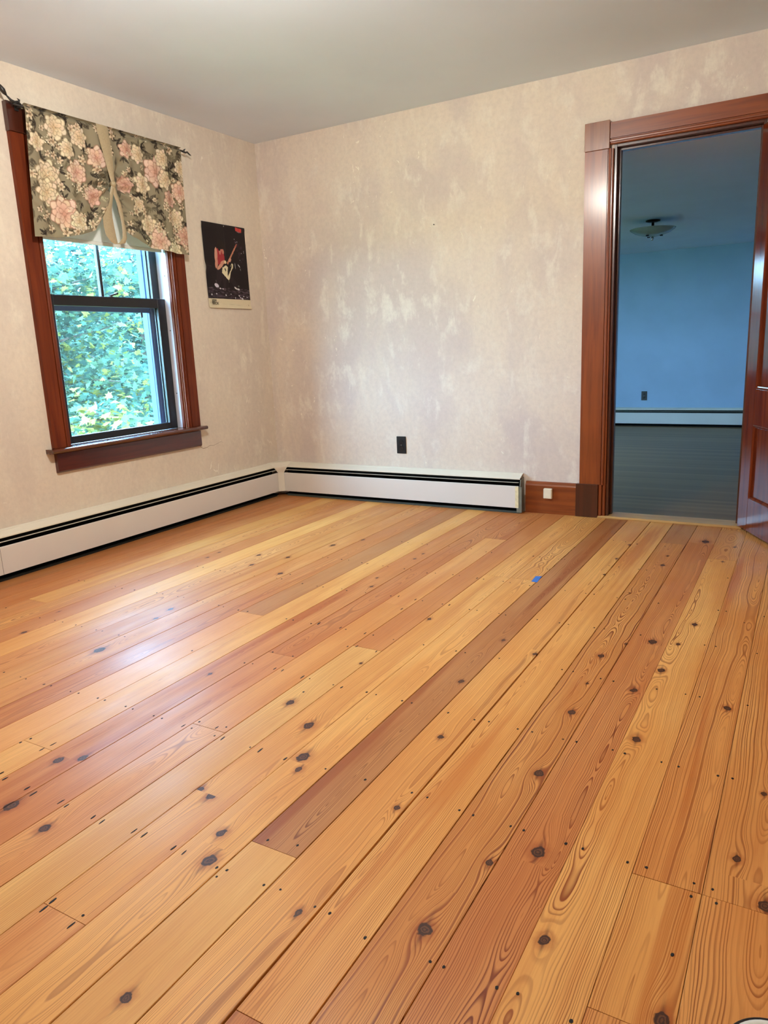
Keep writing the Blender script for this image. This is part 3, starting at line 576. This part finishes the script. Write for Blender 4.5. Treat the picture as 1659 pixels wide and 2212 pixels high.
# ---------------------------------------------------------------- painting flat prints as vertex colours
class Canvas:
    def __init__(s,w,h,res,bg): s.w,s.h,s.r=w,h,res; s.nx=int(w/res)+1; s.ny=int(h/res)+1; s.a=np.ones((s.ny,s.nx,3))*np.array(bg,float)
    def win(s,cx,cy,R):
        i0=max(0,int((cx-R)/s.r)); i1=min(s.nx,int((cx+R)/s.r)+2); j0=max(0,int((cy-R)/s.r)); j1=min(s.ny,int((cy+R)/s.r)+2)
        if i1<=i0 or j1<=j0: return None
        X,Y=np.meshgrid(np.arange(i0,i1)*s.r-cx,np.arange(j0,j1)*s.r-cy); return (slice(j0,j1),slice(i0,i1)),X,Y
    def ell(s,cx,cy,a,b,ang,col,edge=None,soft=.0015,tip=0.,shade=None,alpha=1.):
        W=s.win(cx,cy,max(a,b)*1.15)
        if W is None: return
        sl,X,Y=W; c,sn=math.cos(ang),math.sin(ang); u=X*c+Y*sn; v=-X*sn+Y*c
        bb=b*(np.clip(1-(u/a)**2,0,1)**tip if tip else 1.0)
        d=np.sqrt((u/a)**2+(v/np.maximum(bb,1e-5))**2)
        m=np.clip((1-d)/(soft/min(a,b)),0,1)[...,None]*alpha
        colr=np.ones(X.shape+(3,))*np.array(col,float)
        if shade is not None: t=np.clip((u/a+1)/2,0,1)[...,None]; colr=colr*t+np.array(shade,float)*(1-t)
        if edge is not None: e=np.clip((d-.72)/.2,0,1)[...,None]; colr=colr*(1-e)+np.array(edge,float)*e
        s.a[sl]=s.a[sl]*(1-m)+colr*m
    def poly(s,pts,col):
        pts=np.array(pts); X,Y=np.meshgrid(np.arange(s.nx)*s.r,np.arange(s.ny)*s.r); ins=np.zeros(X.shape,bool); n=len(pts)
        for i in range(n):
            x0,y0=pts[i]; x1,y1=pts[(i+1)%n]
            if y0==y1: continue
            c=((y0>Y)!=(y1>Y))&(X<(x1-x0)*(Y-y0)/(y1-y0)+x0); ins^=c
        s.a[ins]=col
    def line(s,x0,y0,x1,y1,w,col,alpha=1.):
        L=math.hypot(x1-x0,y1-y0); s.ell((x0+x1)/2,(y0+y1)/2,L/2,w,math.atan2(y1-y0,x1-x0),col,soft=.001,alpha=alpha)
def flower(c,x,y,R,col,edge,core,n=9,lay=4,ang=0):
    c.ell(x,y,R*1.02,R*.98,0,(62,54,40),soft=R*.35,alpha=.75)
    for l in range(lay):
        rr=R*(1-l/lay*.78); k=n if l<lay-1 else max(4,n-3)
        for i in range(k):
            a=ang+l*.5+2*math.pi*i/k+random.uniform(-.12,.12); q=rr*.60
            cc=[col[j]*(1-.10*l)+core[j]*.10*l+random.uniform(-6,6) for j in range(3)]
            c.ell(x+math.cos(a)*q,y+math.sin(a)*q,rr*.46,rr*random.uniform(.27,.36),a,cc,edge=edge,shade=core if l else [core[j]*.5+cc[j]*.5 for j in range(3)])
    c.ell(x,y,R*.13,R*.13,0,core,edge=edge)
def leafp(c,x,y,L,a,col,vein):
    c.ell(x,y,L,L*.26,a,col,tip=.6,edge=[q*.7 for q in col]); c.line(x-math.cos(a)*L*.85,y-math.sin(a)*L*.85,x+math.cos(a)*L*.8,y+math.sin(a)*L*.8,.0011,vein)
VW,VH=1.05,.62
cv=Canvas(VW,VH,.0028,(152,141,116))
for _ in range(60):
    cv.ell(random.uniform(0,VW),random.uniform(0,VH),random.uniform(.02,.06),random.uniform(.01,.03),random.uniform(0,3),random.choice([(138,124,94),(160,147,118),(128,114,88)]),soft=.02,alpha=.6)
LF=[((88,80,66),(170,158,132)),((62,54,46),(140,128,104)),((112,102,82),(56,48,38)),((44,36,32),(130,118,98)),((126,116,92),(70,60,48)),((206,198,160),(60,50,40))]
for _ in range(330):
    x,y=random.uniform(0,VW),random.uniform(0,VH); a0=random.uniform(0,6.28); col,ve=random.choice(LF[:5] if random.random()<.85 else LF)
    for k in range(random.choice([2,3,4])):
        a=a0+(k-1.2)*.55; L=random.uniform(.014,.028); leafp(cv,x+math.cos(a)*L,y+math.sin(a)*L,L,a,col,ve)
PK=((244,222,196),(168,122,100),(214,160,138)); CRM=((244,230,200),(150,128,98),(222,190,150)); PK2=((234,204,180),(156,108,90),(200,146,124))
big=[(.10,.30,.055,CRM),(.09,.38,.05,CRM),(.18,.47,.062,PK),(.26,.50,.040,CRM),(.40,.555,.045,PK),(.27,.26,.045,PK),(.40,.17,.045,PK),(.16,.07,.045,CRM),(.30,.09,.040,CRM),(.22,.16,.036,CRM),
(.80,.17,.060,PK),(.87,.20,.042,CRM),(.68,.10,.038,CRM),(.60,.09,.034,PK2),(.70,.25,.045,CRM),(.98,.25,.045,PK),(.73,.46,.042,CRM),(.80,.545,.055,PK),(.94,.40,.040,CRM),(.90,.30,.036,PK2),(1.0,.50,.045,PK2),(.66,.36,.03,CRM),(.92,.585,.04,CRM),(.36,.36,.04,PK2),(.05,.16,.035,CRM),(.48,.44,.03,CRM),(.86,.09,.04,CRM),(1.0,.12,.035,CRM),(.58,.27,.034,PK2)]
for x,y,R,(a,b,c_) in big: flower(cv,x,y,R*1.38,a,b,c_,random.choice([6,7,8]),4,random.uniform(0,6))
for _ in range(150):
    x,y=random.uniform(0,VW),random.uniform(0,VH)
    if any(math.hypot(x-b[0],y-b[1])<b[2]*1.25 for b in big): continue
    flower(cv,x,y,random.uniform(.013,.026),(236,222,192),(130,106,80),(196,158,124),random.choice([5,6]),2)
for _ in range(34):
    x,y=random.uniform(0,VW),random.uniform(0,VH)
    for k in range(7): cv.ell(x+random.gauss(0,.012),y+random.gauss(0,.012),.0038,.0038,0,(244,234,204),edge=(130,110,80),soft=.001)
def paint_mesh(me,cols):
    at=me.attributes.new('paint','FLOAT_COLOR','POINT'); c=np.clip(cols/255.,0,1); c=np.where(c<=.04045,c/12.92,((c+.055)/1.055)**2.4)
    at.data.foreach_set('color',np.concatenate([c,np.ones((len(c),1))],1).astype(np.float32).ravel())
def grid(name,nu,nv,fn,canvas_at,mat,parent,canvas,keep=None):
    V=[];C=[]
    for j in range(nv+1):
        for i in range(nu+1):
            p=fn(i/nu,j/nv); V.append(p); cx,cy=canvas_at(p,i/nu,j/nv)
            ii=min(max(int(round(cx/canvas.r)),0),canvas.nx-1); jj=min(max(int(round(cy/canvas.r)),0),canvas.ny-1); C.append(canvas.a[jj,ii])
    F=[(j*(nu+1)+i,j*(nu+1)+i+1,(j+1)*(nu+1)+i+1,(j+1)*(nu+1)+i) for j in range(nv) for i in range(nu)]
    mb=MB().add(V,F); o=mb.build(name,mat,parent,smooth=True,fix=False); paint_mesh(o.data,np.array(C)); return o
# ---------------------------------------------------------------- valance on its rod
VT=2.214; VY0,VY1=-1.79,-.783
edge_y=[-1.83,-1.675,-1.547,-1.457,-1.430,-1.404,-1.379,-1.353,-1.338,-1.300,-1.294,-1.290,-1.284,-1.275,-1.255,-1.224,-1.165,-1.084,-.95,-.80]
edge_z=[1.618,1.628,1.657,1.687,1.729,1.778,1.827,1.876,1.920,1.925,1.885,1.838,1.792,1.746,1.708,1.678,1.657,1.632,1.622,1.615]
TIE=(-1.322,1.925)
def val_pt(u,t):
    ytop=VY0+(VY1-VY0)*u; yb=-1.828+(-.803+1.828)*u
    # cloth is drawn in towards the tie
    zb=float(np.interp(yb,edge_y,edge_z)); z=VT-(VT-zb)*t
    y=ytop+(yb-ytop)*t
    dy,dz=y-TIE[0],z-TIE[1]; d=math.hypot(dy,dz)
    y-=dy*.06*math.exp(-(d/.10)**2)
    th=math.atan2(dz,dy)
    x=.078+.010*math.sin(y*31+.4)*(.3+.7*t)+.006*math.sin(y*67+1.)*(1-.5*t)
    x+=.012*math.sin(th*11)*math.exp(-((d-.09)/.09)**2)-.018*math.exp(-(d/.06)**2)
    if t>.9 and -1.62<yb<-1.05: x+=.010*math.sin((t-.9)*31)      # rolled lower edge
    if t<.05: x=.060+.02*math.sin(min(1,t/.05)*math.pi/2)+.003*math.sin(y*90)
    return (x,y,z)
val=empty('valance',(.075,-1.29,1.62),label='floral khaki, cream and pink tie-up valance hanging over the window',cat='curtain')
grid('cloth',330,190,val_pt,lambda p,u,t:(u*1.02,(VT-p[2])),CLOTH,val,cv)
# back of the pocket over the rod
grid('rod_pocket',200,10,lambda u,t:(.080-.026*math.sin(t*math.pi/2)-.0,VY0+(VY1-VY0)*u,VT+.001+.004*math.sin(t*math.pi)-.02*t),lambda p,u,t:(u*1.02,.02*t),CLOTH,val,cv)
def ribbon(name,pts,par):        # pts: (y,z,width,x)
    m=MB(); vs=[]
    for y,z,wd,x in pts:
        for k in range(5): s_=(k/4-.5); vs.append((x+.006*math.cos(s_*math.pi)-.0*k,y+wd*s_,z))
    m.add(vs,[(i*5+k,i*5+k+1,(i+1)*5+k+1,(i+1)*5+k) for i in range(len(pts)-1) for k in range(4)])
    o=m.build(name,RIBBON,par,smooth=True,fix=False); return o
ribbon('ribbon_band',[(-1.352,2.212,.074,.084),(-1.351,2.17,.072,.088),(-1.349,2.12,.068,.094),(-1.344,2.06,.056,.097),(-1.340,2.01,.044,.098),(-1.336,1.965,.032,.099),(-1.334,1.93,.022,.100),(-1.333,1.905,.018,.098)],val)
ribbon('ribbon_tail',[(-1.335,1.925,.018,.098),(-1.345,1.88,.024,.092),(-1.372,1.80,.040,.088),(-1.383,1.76,.062,.086),(-1.382,1.71,.070,.086),(-1.376,1.665,.066,.088),(-1.362,1.635,.045,.090),(-1.352,1.625,.02,.090)],val)
ribbon('ribbon_tail',[(-1.330,1.92,.018,.097),(-1.318,1.88,.026,.090),(-1.298,1.83,.030,.088),(-1.290,1.78,.026,.088),(-1.288,1.74,.022,.090),(-1.284,1.70,.026,.090),(-1.290,1.66,.030,.092),(-1.310,1.635,.040,.092),(-1.335,1.626,.034,.090)],val)
MB().lathe([(.004,-.018),(.013,-.010),(.016,0),(.013,.010),(.004,.018)],(.098,-1.333,1.928),12).build('knot',RIBBON,val,smooth=True)
rod=empty('curtain_rod',(.05,-1.3,2.20),label='black wrought iron curtain rod with twig and leaf ends above the window',cat='curtain rod')
MB().tube([(.063,-1.835,2.203),(.063,-1.3,2.203),(.063,-.755,2.203)],.0055,10).build('rod',IRON,rod,smooth=True)
m=MB().tube([(.063,-.755,2.203),(.066,-.735,2.198),(.060,-.715,2.206),(.064,-.700,2.194),(.061,-.685,2.192)],[.0065,.005,.0055,.004,.0015],8)
m.tube([(.063,-.748,2.203),(.066,-.742,2.214),(.066,-.732,2.219)],[.005,.004,.001],6).build('twig_finial',IRON,rod,smooth=True)
m=MB().tube([(.063,-1.80,2.206),(.066,-1.812,2.216),(.062,-1.826,2.210),(.064,-1.845,2.216),(.063,-1.862,2.230)],[.008,.006,.0085,.006,.004],8)
m.tube([(.064,-1.808,2.212),(.066,-1.803,2.226),(.064,-1.812,2.232)],[.006,.005,.001],6)
m.build('twig_finial',IRON,rod,smooth=True)
m=MB().tube([(.063,-1.862,2.230),(.063,-1.872,2.240),(.063,-1.880,2.250),(.063,-1.888,2.262),(.063,-1.896,2.276)],[.003,.009,.0125,.009,.001],8); m.build('leaf_finial',IRON,rod,smooth=True)
for yy in (-1.80,-.775):
    MB().box(.0305 if True else 0,.036,yy-.010,yy+.010,2.185,2.220,.001).tube([(.033,yy,2.203),(.05,yy,2.197),(.063,yy,2.196)],.004,8).build('bracket',IRON,rod)
sh=empty('roller_shade',(-.04,-1.3125,2.05),label='pale grey roller shade pulled partly down behind the floral valance',cat='window shade')
MB().box(-.0445,-.0435,WY0+.016,WY1-.016,1.640,2.045).build('shade_cloth',SHADE,sh)
MB().box(-.048,-.040,WY0+.016,WY1-.016,1.632,1.652,.002).build('hem_bar',SHADE,sh)
MB().tube([(-.040,WY0+.010,2.052),(-.040,WY1-.010,2.052)],.016,14).build('roller',VINYL,sh,smooth=True)

# ---------------------------------------------------------------- music poster
PW,PH=.412,.523
pc=Canvas(PW,PH,.0018,(24,17,22))
for _ in range(260):   # lit stage floor
    pc.ell(random.uniform(0,PW),random.uniform(.395,.462),random.uniform(.006,.03),random.uniform(.0015,.004),random.uniform(-.1,.1),random.choice([(86,70,84),(70,56,70),(104,88,98),(50,38,48)]),alpha=.8)
for x,y,a,b in ((.08,.435,.006,.005),(.035,.44,.005,.006),(.17,.44,.008,.005),(.22,.432,.009,.003),(.30,.44,.010,.004),(.345,.442,.006,.004),(.26,.455,.004,.008),(.33,.458,.013,.005),(.31,.452,.005,.005),(.38,.447,.006,.004),(.12,.40,.010,.005),(.145,.402,.007,.004)): pc.ell(x,y,a,b,.2,(224,220,226))
for x,y in ((.32,.15),(.34,.17),(.36,.13),(.33,.19),(.37,.20),(.35,.22),(.31,.10),(.33,.115)): pc.ell(x,y,random.uniform(.008,.016),random.uniform(.010,.022),random.uniform(0,3),(66,42,62),soft=.008,alpha=.7)
for x,y in ((.30,.08),(.325,.095),(.31,.10),(.36,.165),(.385,.15),(.34,.21),(.385,.16)): pc.ell(x,y,.0035,.0035,0,(200,196,206))
pc.line(.285,.225,.287,.275,.0022,(220,220,225)); pc.line(.312,.235,.335,.26,.0035,(225,222,225)); pc.line(.335,.26,.337,.28,.002,(190,190,190))
pc.poly([(.10,.27),(.165,.25),(.20,.30),(.175,.395),(.155,.397),(.15,.33),(.105,.40),(.075,.397),(.095,.33)],(38,28,34))     # dark trousers
pc.poly([(.20,.28),(.235,.30),(.30,.38),(.29,.395),(.27,.392),(.215,.34)],(34,25,31))
pc.ell(.088,.382,.022,.013,.35,(214,206,222)); pc.line(.086,.345,.088,.37,.0015,(150,140,150)); pc.ell(.272,.392,.018,.006,.5,(232,230,232)); pc.ell(.297,.398,.014,.007,.2,(224,222,224)); pc.ell(.302,.378,.008,.006,0,(120,124,112))
pc.poly([(.115,.155),(.150,.145),(.185,.165),(.190,.235),(.150,.262),(.118,.25)],(168,52,60))                    # red vest
pc.ell(.150,.165,.010,.026,.1,(210,140,120)); pc.ell(.172,.158,.012,.020,-.5,(205,130,112))
pc.ell(.108,.195,.015,.052,.10,(214,156,134)); pc.ell(.105,.245,.014,.035,.25,(208,146,124)); pc.ell(.138,.262,.040,.012,-.55,(216,158,134)); pc.ell(.170,.235,.030,.012,-.35,(210,150,128))
pc.ell(.178,.170,.012,.014,0,(196,128,108))
pc.ell(.160,.125,.036,.028,.5,(30,22,20)); pc.ell(.145,.145,.016,.022,0,(26,18,18)); pc.ell(.185,.135,.014,.016,0,(34,24,22))          # hair over the face
pc.poly([(.150,.300),(.160,.268),(.195,.252),(.215,.262),(.232,.262),(.255,.235),(.266,.242),(.262,.262),(.236,.292),(.226,.325),(.212,.346),(.190,.330)],(232,222,186))    # pale guitar body
pc.poly([(.205,.300),(.214,.262),(.232,.262),(.255,.242),(.246,.268),(.222,.300),(.205,.322)],(30,24,24)); pc.poly([(.178,.275),(.186,.268),(.195,.285),(.187,.292)],(36,30,30))
pc.line(.212,.346,.214,.362,.0014,(220,210,180))
pc.poly([(.208,.236),(.216,.246),(.305,.135),(.322,.112),(.316,.108),(.298,.128)],(198,132,104)); pc.ell(.240,.215,.016,.011,-.9,(216,156,132)); pc.ell(.192,.232,.011,.011,0,(236,214,170)); pc.ell(.310,.122,.013,.007,-.9,(176,96,84))
pc.poly([(.315,.004),(.378,.012),(.378,.034),(.318,.028)],(206,72,70)); pc.line(.345,.014,.347,.026,.004,(190,40,44)); pc.line(.322,.031,.374,.036,.0015,(228,190,190))
pc.ell(.205,.010,.004,.005,0,(228,224,220))
pc.poly([(0,.463),(PW+.01,.463),(PW+.01,PH+.01),(0,PH+.01)],(226,212,180)); pc.line(.07,.495,.39,.503,.0009,(176,160,130))
for k in range(7): pc.line(.022+k*.006,.470,.026+k*.006,.470,.0016,(140,124,104))
pc.line(.018,.49,.019,.50,.001,(120,104,84)); pc.line(.386,.494,.388,.504,.004,(150,132,108))
for x0,y0,x1,y1 in ((0,.262,.10,.268),(.26,.262,PW,.262),(.203,.0,.205,.46)): pc.line(x0,y0,x1,y1,.0011,(108,94,98),alpha=.8)
PY0,PZ1=-.593,1.843
def poster_pt(u,t):
    x=.0045+.007*math.exp(-((t-.52)/.05)**2)*math.exp(-u*7)+.012*max(0,t-.94)/.06*.6+.003*math.exp(-((t-.02)/.03)**2)+.0015*abs(math.sin(u*math.pi*2))
    return (x,PY0+u*.410+.008*t,PZ1-.0*u-t*PH)
po=empty('music_poster',(.004,-.39,1.32),label='folded concert poster of a guitarist in a red vest, taped beside the window',cat='poster')
grid('printed_sheet',206,262,poster_pt,lambda p,u,t:(u*PW,t*PH),POSTER,po,pc)
fc=bpy.data.curves.new('lettering','FONT'); fc.body='JEFF\nBECK'; fc.size=.0195; fc.space_line=.72; fc.offset=.0005; fc.extrude=.0001
fo=bpy.data.objects.new('tmp_text',fc); COL.objects.link(fo); bpy.context.view_layer.update()
me=bpy.data.meshes.new_from_object(fo.evaluated_get(bpy.context.evaluated_depsgraph_get())); bpy.data.objects.remove(fo)
R3=Matrix(((0,0,1),(1,0,0),(0,1,0))).to_4x4()
me.transform(Matrix.Translation((.0160,PY0+.028,PZ1-.4865))@R3@Matrix.Diagonal((1.25,1.1,1,1))); me.materials.clear(); me.materials.append(plain('print_ink',S(30,24,20),.5,.3))
me.name='lettering'; lo=bpy.data.objects.new('lettering',me); COL.objects.link(lo); lo.parent=po; lo.location=-wt(po)

# ---------------------------------------------------------------- lamps
def emit(name,col,st):
    n=NT(name); e=n.node('Emission'); e.inputs[0].default_value=(*col,1); e.inputs[1].default_value=st; n.link(e.outputs[0],n.out.inputs[0]); n.n.remove(n.b); return n.m
lx,ly,lz=LAMP_POS
la=empty('ceiling_lamp',(lx,ly,2.4),label='flush brass ceiling lamp with two glowing bare bulbs in the near room',cat='lamp')
BR=plain('aged_brass',S(150,116,60),.35,.5,metal=.9,var=.08)
MB().lathe([(.13,2.4),(.13,2.388),(.09,2.372),(.03,2.36),(.012,2.30),(.02,2.28),(.008,2.262)],(lx,ly,0),32).build('canopy',BR,la,smooth=True)
MB().lathe([(.012,2.262),(.10,2.258),(.195,2.232),(.197,2.229),(.10,2.254),(.012,2.256)],(lx,ly,0),40).build('added_light_pan',plain('white_added_pan',S(225,220,205),.5,.4,var=.02),la,smooth=True)  # unseen pan added over the bulbs to block light going up to the ceiling
br_=.042; area=4*math.pi*br_**2; st=LAMP_W/2/(math.pi*area)
BULB=emit('lit_bulb',LAMP_COL,st)
for s in (-1,1):
    a=MB().tube([(lx,ly,2.30),(lx+s*.05,ly,2.30),(lx+s*.075,ly,2.285),(lx+s*.078,ly,2.258)],.008,8).lathe([(.02,2.252),(.02,2.235)],(lx+s*.078,ly,0),16).build('arm',BR,la,smooth=True)
    MB().lathe([(.010,2.240),(.016,2.228),(.030,2.21),(.041,2.18),(.042,2.165),(.036,2.14),(.020,2.125),(.003,2.121)],(lx+s*.078,ly,0),20).build('bulb',BULB,a,smooth=True)
# bowl lamp in the far room (off)
fx,fy=2.05,2.98
fl=empty('ceiling_light',(fx,fy,FC),label='unlit frosted glass bowl ceiling light in the dark blue room beyond the doorway',cat='lamp')
DKM=plain('dark_bronze',S(34,30,30),.35,.5,metal=.5)
MB().lathe([(.062,FC-.001),(.062,FC-.012),(.030,FC-.020)],(fx,fy,0),28).build('canopy',DKM,fl,smooth=True)
MB().lathe([(.012,FC-.018),(.012,FC-.05),(.006,FC-.06),(.006,1.885)],(fx,fy,0),14).build('stem',DKM,fl,smooth=True)
BOWL=NT('frosted_bowl_glass'); BOWL.set(Base_Color=S(186,196,184),Roughness=.22,Coat_Weight=.5); BOWL=translucent(BOWL,S(186,196,184),.4)
MB().lathe([(.192,1.958),(.196,1.957),(.190,1.948),(.150,1.922),(.09,1.902),(.03,1.892),(.006,1.890),(.006,1.894),(.03,1.896),(.09,1.906),(.148,1.927),(.186,1.951)],(fx,fy,0),40).build('glass_bowl',BOWL,fl,smooth=True)
MB().lathe([(.004,1.890),(.010,1.886),(.014,1.876),(.014,1.870),(.009,1.860),(.002,1.857)],(fx,fy,0),18).build('finial',plain('polished_ball',S(200,200,200),.08,.5,metal=1.,var=.0),fl,smooth=True)
for k in range(3):
    a=2.2+k*2.094; MB().box(fx+.075*math.cos(a)-.012,fx+.075*math.cos(a)+.012,fy+.075*math.sin(a)-.012,fy+.075*math.sin(a)+.012,1.890,1.9,.002).build('bowl_clip',DKM,fl)
# heater in the far room
fh=empty('baseboard_heater',(1.9,FY,FZ),label='white baseboard heater along the far wall of the dark room beyond the doorway',cat='heater')
a,b=-.2,4.2
for nm,pr,mt in (('top_cover',[(0,.232),(.03,.230),(.062,.212),(.062,.205),(.03,.222),(0,.224)],WHITE_EN),('front_panel',[(.074,.034),(.074,.17),(.066,.172),(.066,.03)],WHITE_PN),('back_plate',[(0,.002),(0,.2),(.006,.2),(.006,.01),(.05,.01),(.05,.002)],DARKCAV),('damper',[(.03,.186),(.03,.19),(.064,.191),(.064,.186)],STEEL)):
    MB().prism([(FY-d,FZ+z) for d,z in pr],'x',a,b).build(nm,mt,fh)
# ---------------------------------------------------------------- outside: maples beyond the window
GR=NT('lawn_grass'); p=GR.pos(); GR.set(Base_Color=GR.mix(GR.noise(p,.8,4),S(70,104,52),S(110,140,70)),Roughness=.9)
o=MB().add([(-70,-60,-3.3),(-.2,-60,-3.3),(-.2,70,-3.3),(-70,70,-3.3),(-70,-60,-3.6),(-.2,-60,-3.6),(-.2,70,-3.6),(-70,70,-3.6)],[(0,1,2,3),(4,5,6,7),(0,1,5,4),(1,2,6,5),(2,3,7,6),(3,0,4,7)]).build('lawn',GR.m); o['kind']='structure'
BK=plain('maple_bark',S(92,84,76),.9,.2,var=.3,scale=9)
LM=NT('maple_leaf'); lc=LM.attr('leafcol').outputs['Color']; LM.set(Base_Color=lc,Roughness=.7,Specular_IOR_Level=.08); LM=translucent(LM,lc,.35)
LOBE=[(0,-.5),(.10,-.22),(.42,-.30),(.30,-.06),(.55,.12),(.26,.16),(.22,.34),(0,.62),(-.22,.34),(-.26,.16),(-.55,.12),(-.30,-.06),(-.42,-.30),(-.10,-.22)]
LOBE=np.array(LOBE)
def tree(name,base,height,spread,nleaf,size,label,cols,seed,trunk=.13,low=.1):
    rg=np.random.default_rng(seed); r=random.Random(seed)
    root=empty(name,base,label=label,cat='tree')
    bx,by,bz=base; wood=MB(); tips=[]
    top=Vector((bx+r.uniform(-.3,.3),by+r.uniform(-.3,.3),bz+height*.95))
    tp=[Vector(base).lerp(top,t)+Vector((r.uniform(-.08,.08),r.uniform(-.08,.08),0)) for t in (0,.2,.4,.6,.8,1)]
    wood.tube(tp,[trunk*(1-.8*i/5) for i in range(6)],8)
    o=wood.build('trunk',BK,root)
    br=MB()
    for k in range(34):
        t=low+(1-low)*k/34; s=Vector(base).lerp(top,t); a=k*2.4+r.uniform(-.4,.4); L=spread*(1.05-.55*t)*r.uniform(.75,1.1)
        d=Vector((math.cos(a),math.sin(a),r.uniform(.0,.45)))
        pts=[s]; 
        for q in range(1,5): pts.append(s+d*L*q/4+Vector((r.uniform(-.1,.1),r.uniform(-.1,.1),r.uniform(-.08,.12)-.04*q)))
        br.tube(pts,[trunk*.22*(1-t*.5)*(1-.2*q) for q in range(5)],5)
        for q in range(1,5):
            for _ in range(3): tips.append(pts[q]+Vector((r.gauss(0,L*.13),r.gauss(0,L*.13),r.gauss(0,L*.08))))
    br.build('branches',BK,root)
    tips=np.array([tuple(t) for t in tips]); c=tips[rg.integers(0,len(tips),nleaf)]+rg.normal(0,1,(nleaf,3))*np.array([.24,.24,.12])*(spread/2.2)
    s=size*rg.uniform(.6,1.25,nleaf); yaw=rg.uniform(0,6.283,nleaf); tilt=rg.normal(0.5,.45,nleaf); az=rg.uniform(0,6.283,nleaf)
    n=np.stack([np.sin(tilt)*np.cos(az),np.sin(tilt)*np.sin(az),np.cos(tilt)],1)
    a=np.cross(n,np.array([.3,.2,.93])); a/=np.linalg.norm(a,axis=1,keepdims=True)+1e-9; b=np.cross(n,a)
    A_=a*np.cos(yaw)[:,None]+b*np.sin(yaw)[:,None]; B_=np.cross(n,A_)
    k=len(LOBE); P=c[:,None,:]+(A_[:,None,:]*LOBE[None,:,0,None]+B_[:,None,:]*LOBE[None,:,1,None])*s[:,None,None]
    P=P+n[:,None,:]*(-.25*s[:,None,None]*(np.abs(LOBE[None,:,0,None])**1.5))
    me=bpy.data.meshes.new('foliage'); me.vertices.add(nleaf*k); me.loops.add(nleaf*k); me.polygons.add(nleaf)
    me.vertices.foreach_set('co',P.astype(np.float32).ravel()); me.loops.foreach_set('vertex_index',np.arange(nleaf*k,dtype=np.int32))
    me.polygons.foreach_set('loop_start',np.arange(0,nleaf*k,k,dtype=np.int32)); me.update(calc_edges=True)
    cc=np.array(cols)[rg.integers(0,len(cols),nleaf)]*rg.uniform(.75,1.25,(nleaf,1)); cc=np.concatenate([np.clip(cc,0,1),np.ones((nleaf,1))],1)
    at=me.attributes.new('leafcol','FLOAT_COLOR','FACE'); at.data.foreach_set('color',cc.astype(np.float32).ravel())
    me.materials.append(LM); f=bpy.data.objects.new('foliage',me); COL.objects.link(f); f.parent=root; f.location=-wt(root); f['kind']='stuff'
    return root
g1=(.032,.078,.064); g2=(.050,.108,.078); g3=(.085,.150,.088); yl=(.21,.21,.055); g4=(.016,.045,.042)
tree('maple_tree',(-6.1,2.6,-3.3),6.1,2.7,22000,.105,'near maple with pale green leaves filling most of the window view',[g1,g2,g2,g3,g3,yl],3,.15,.25)
tree('maple_tree',(-10.2,8.0,-3.3),7.2,3.6,12000,.17,'taller maple standing behind the near one, seen at the right of the panes',[g1,g2,g4,g3],5,.2,.15)
tree('maple_tree',(-12.3,3.2,-3.3),7.2,3.0,12000,.17,'darker maple behind the near one, seen low between its leaves',[g4,g1,g2],8,.2,.12)
tree('maple_tree',(-17.5,9.5,-3.3),8.2,4.2,9000,.26,'farthest maple closing the view through the window',[g4,g1,g1,g2],9,.25,.1)
tree('maple_sapling',(-3.1,.9,-3.3),4.1,.8,1100,.13,'young yellow-green maple close to the house, its top showing low in the window',[g2,g3,yl,yl],12,.05,.45)

# wooded slope closing the view far behind the maples
HM=NT('wooded_slope'); p=HM.pos(); HM.set(Base_Color=HM.mix(HM.mrange(HM.noise(p,1.1,5,.7),.35,.65),(.02,.055,.05,1),(.055,.11,.085,1)),Roughness=.95,Specular_IOR_Level=.05)
hx=[-24,-27,-31,-36,-42]; hz=[-3.4,.2,2.4,3.9,4.6]; hm=MB(); nr=90
for a,z in zip(hx,hz):
    for k in range(nr+1):
        y=-20+k*.7; t=max(0,min(1,(y+2)/8)); hm.v.append((a+random.uniform(-.6,.6),y+random.uniform(-.2,.2),-3.4+(z+3.4)*t+(random.uniform(-.35,.35) if z>-3 else 0)))
hm.f=[(i*(nr+1)+k,i*(nr+1)+k+1,(i+1)*(nr+1)+k+1,(i+1)*(nr+1)+k) for i in range(4) for k in range(nr)]
o=hm.build('wooded_hill',HM.m,smooth=True); o['kind']='structure'
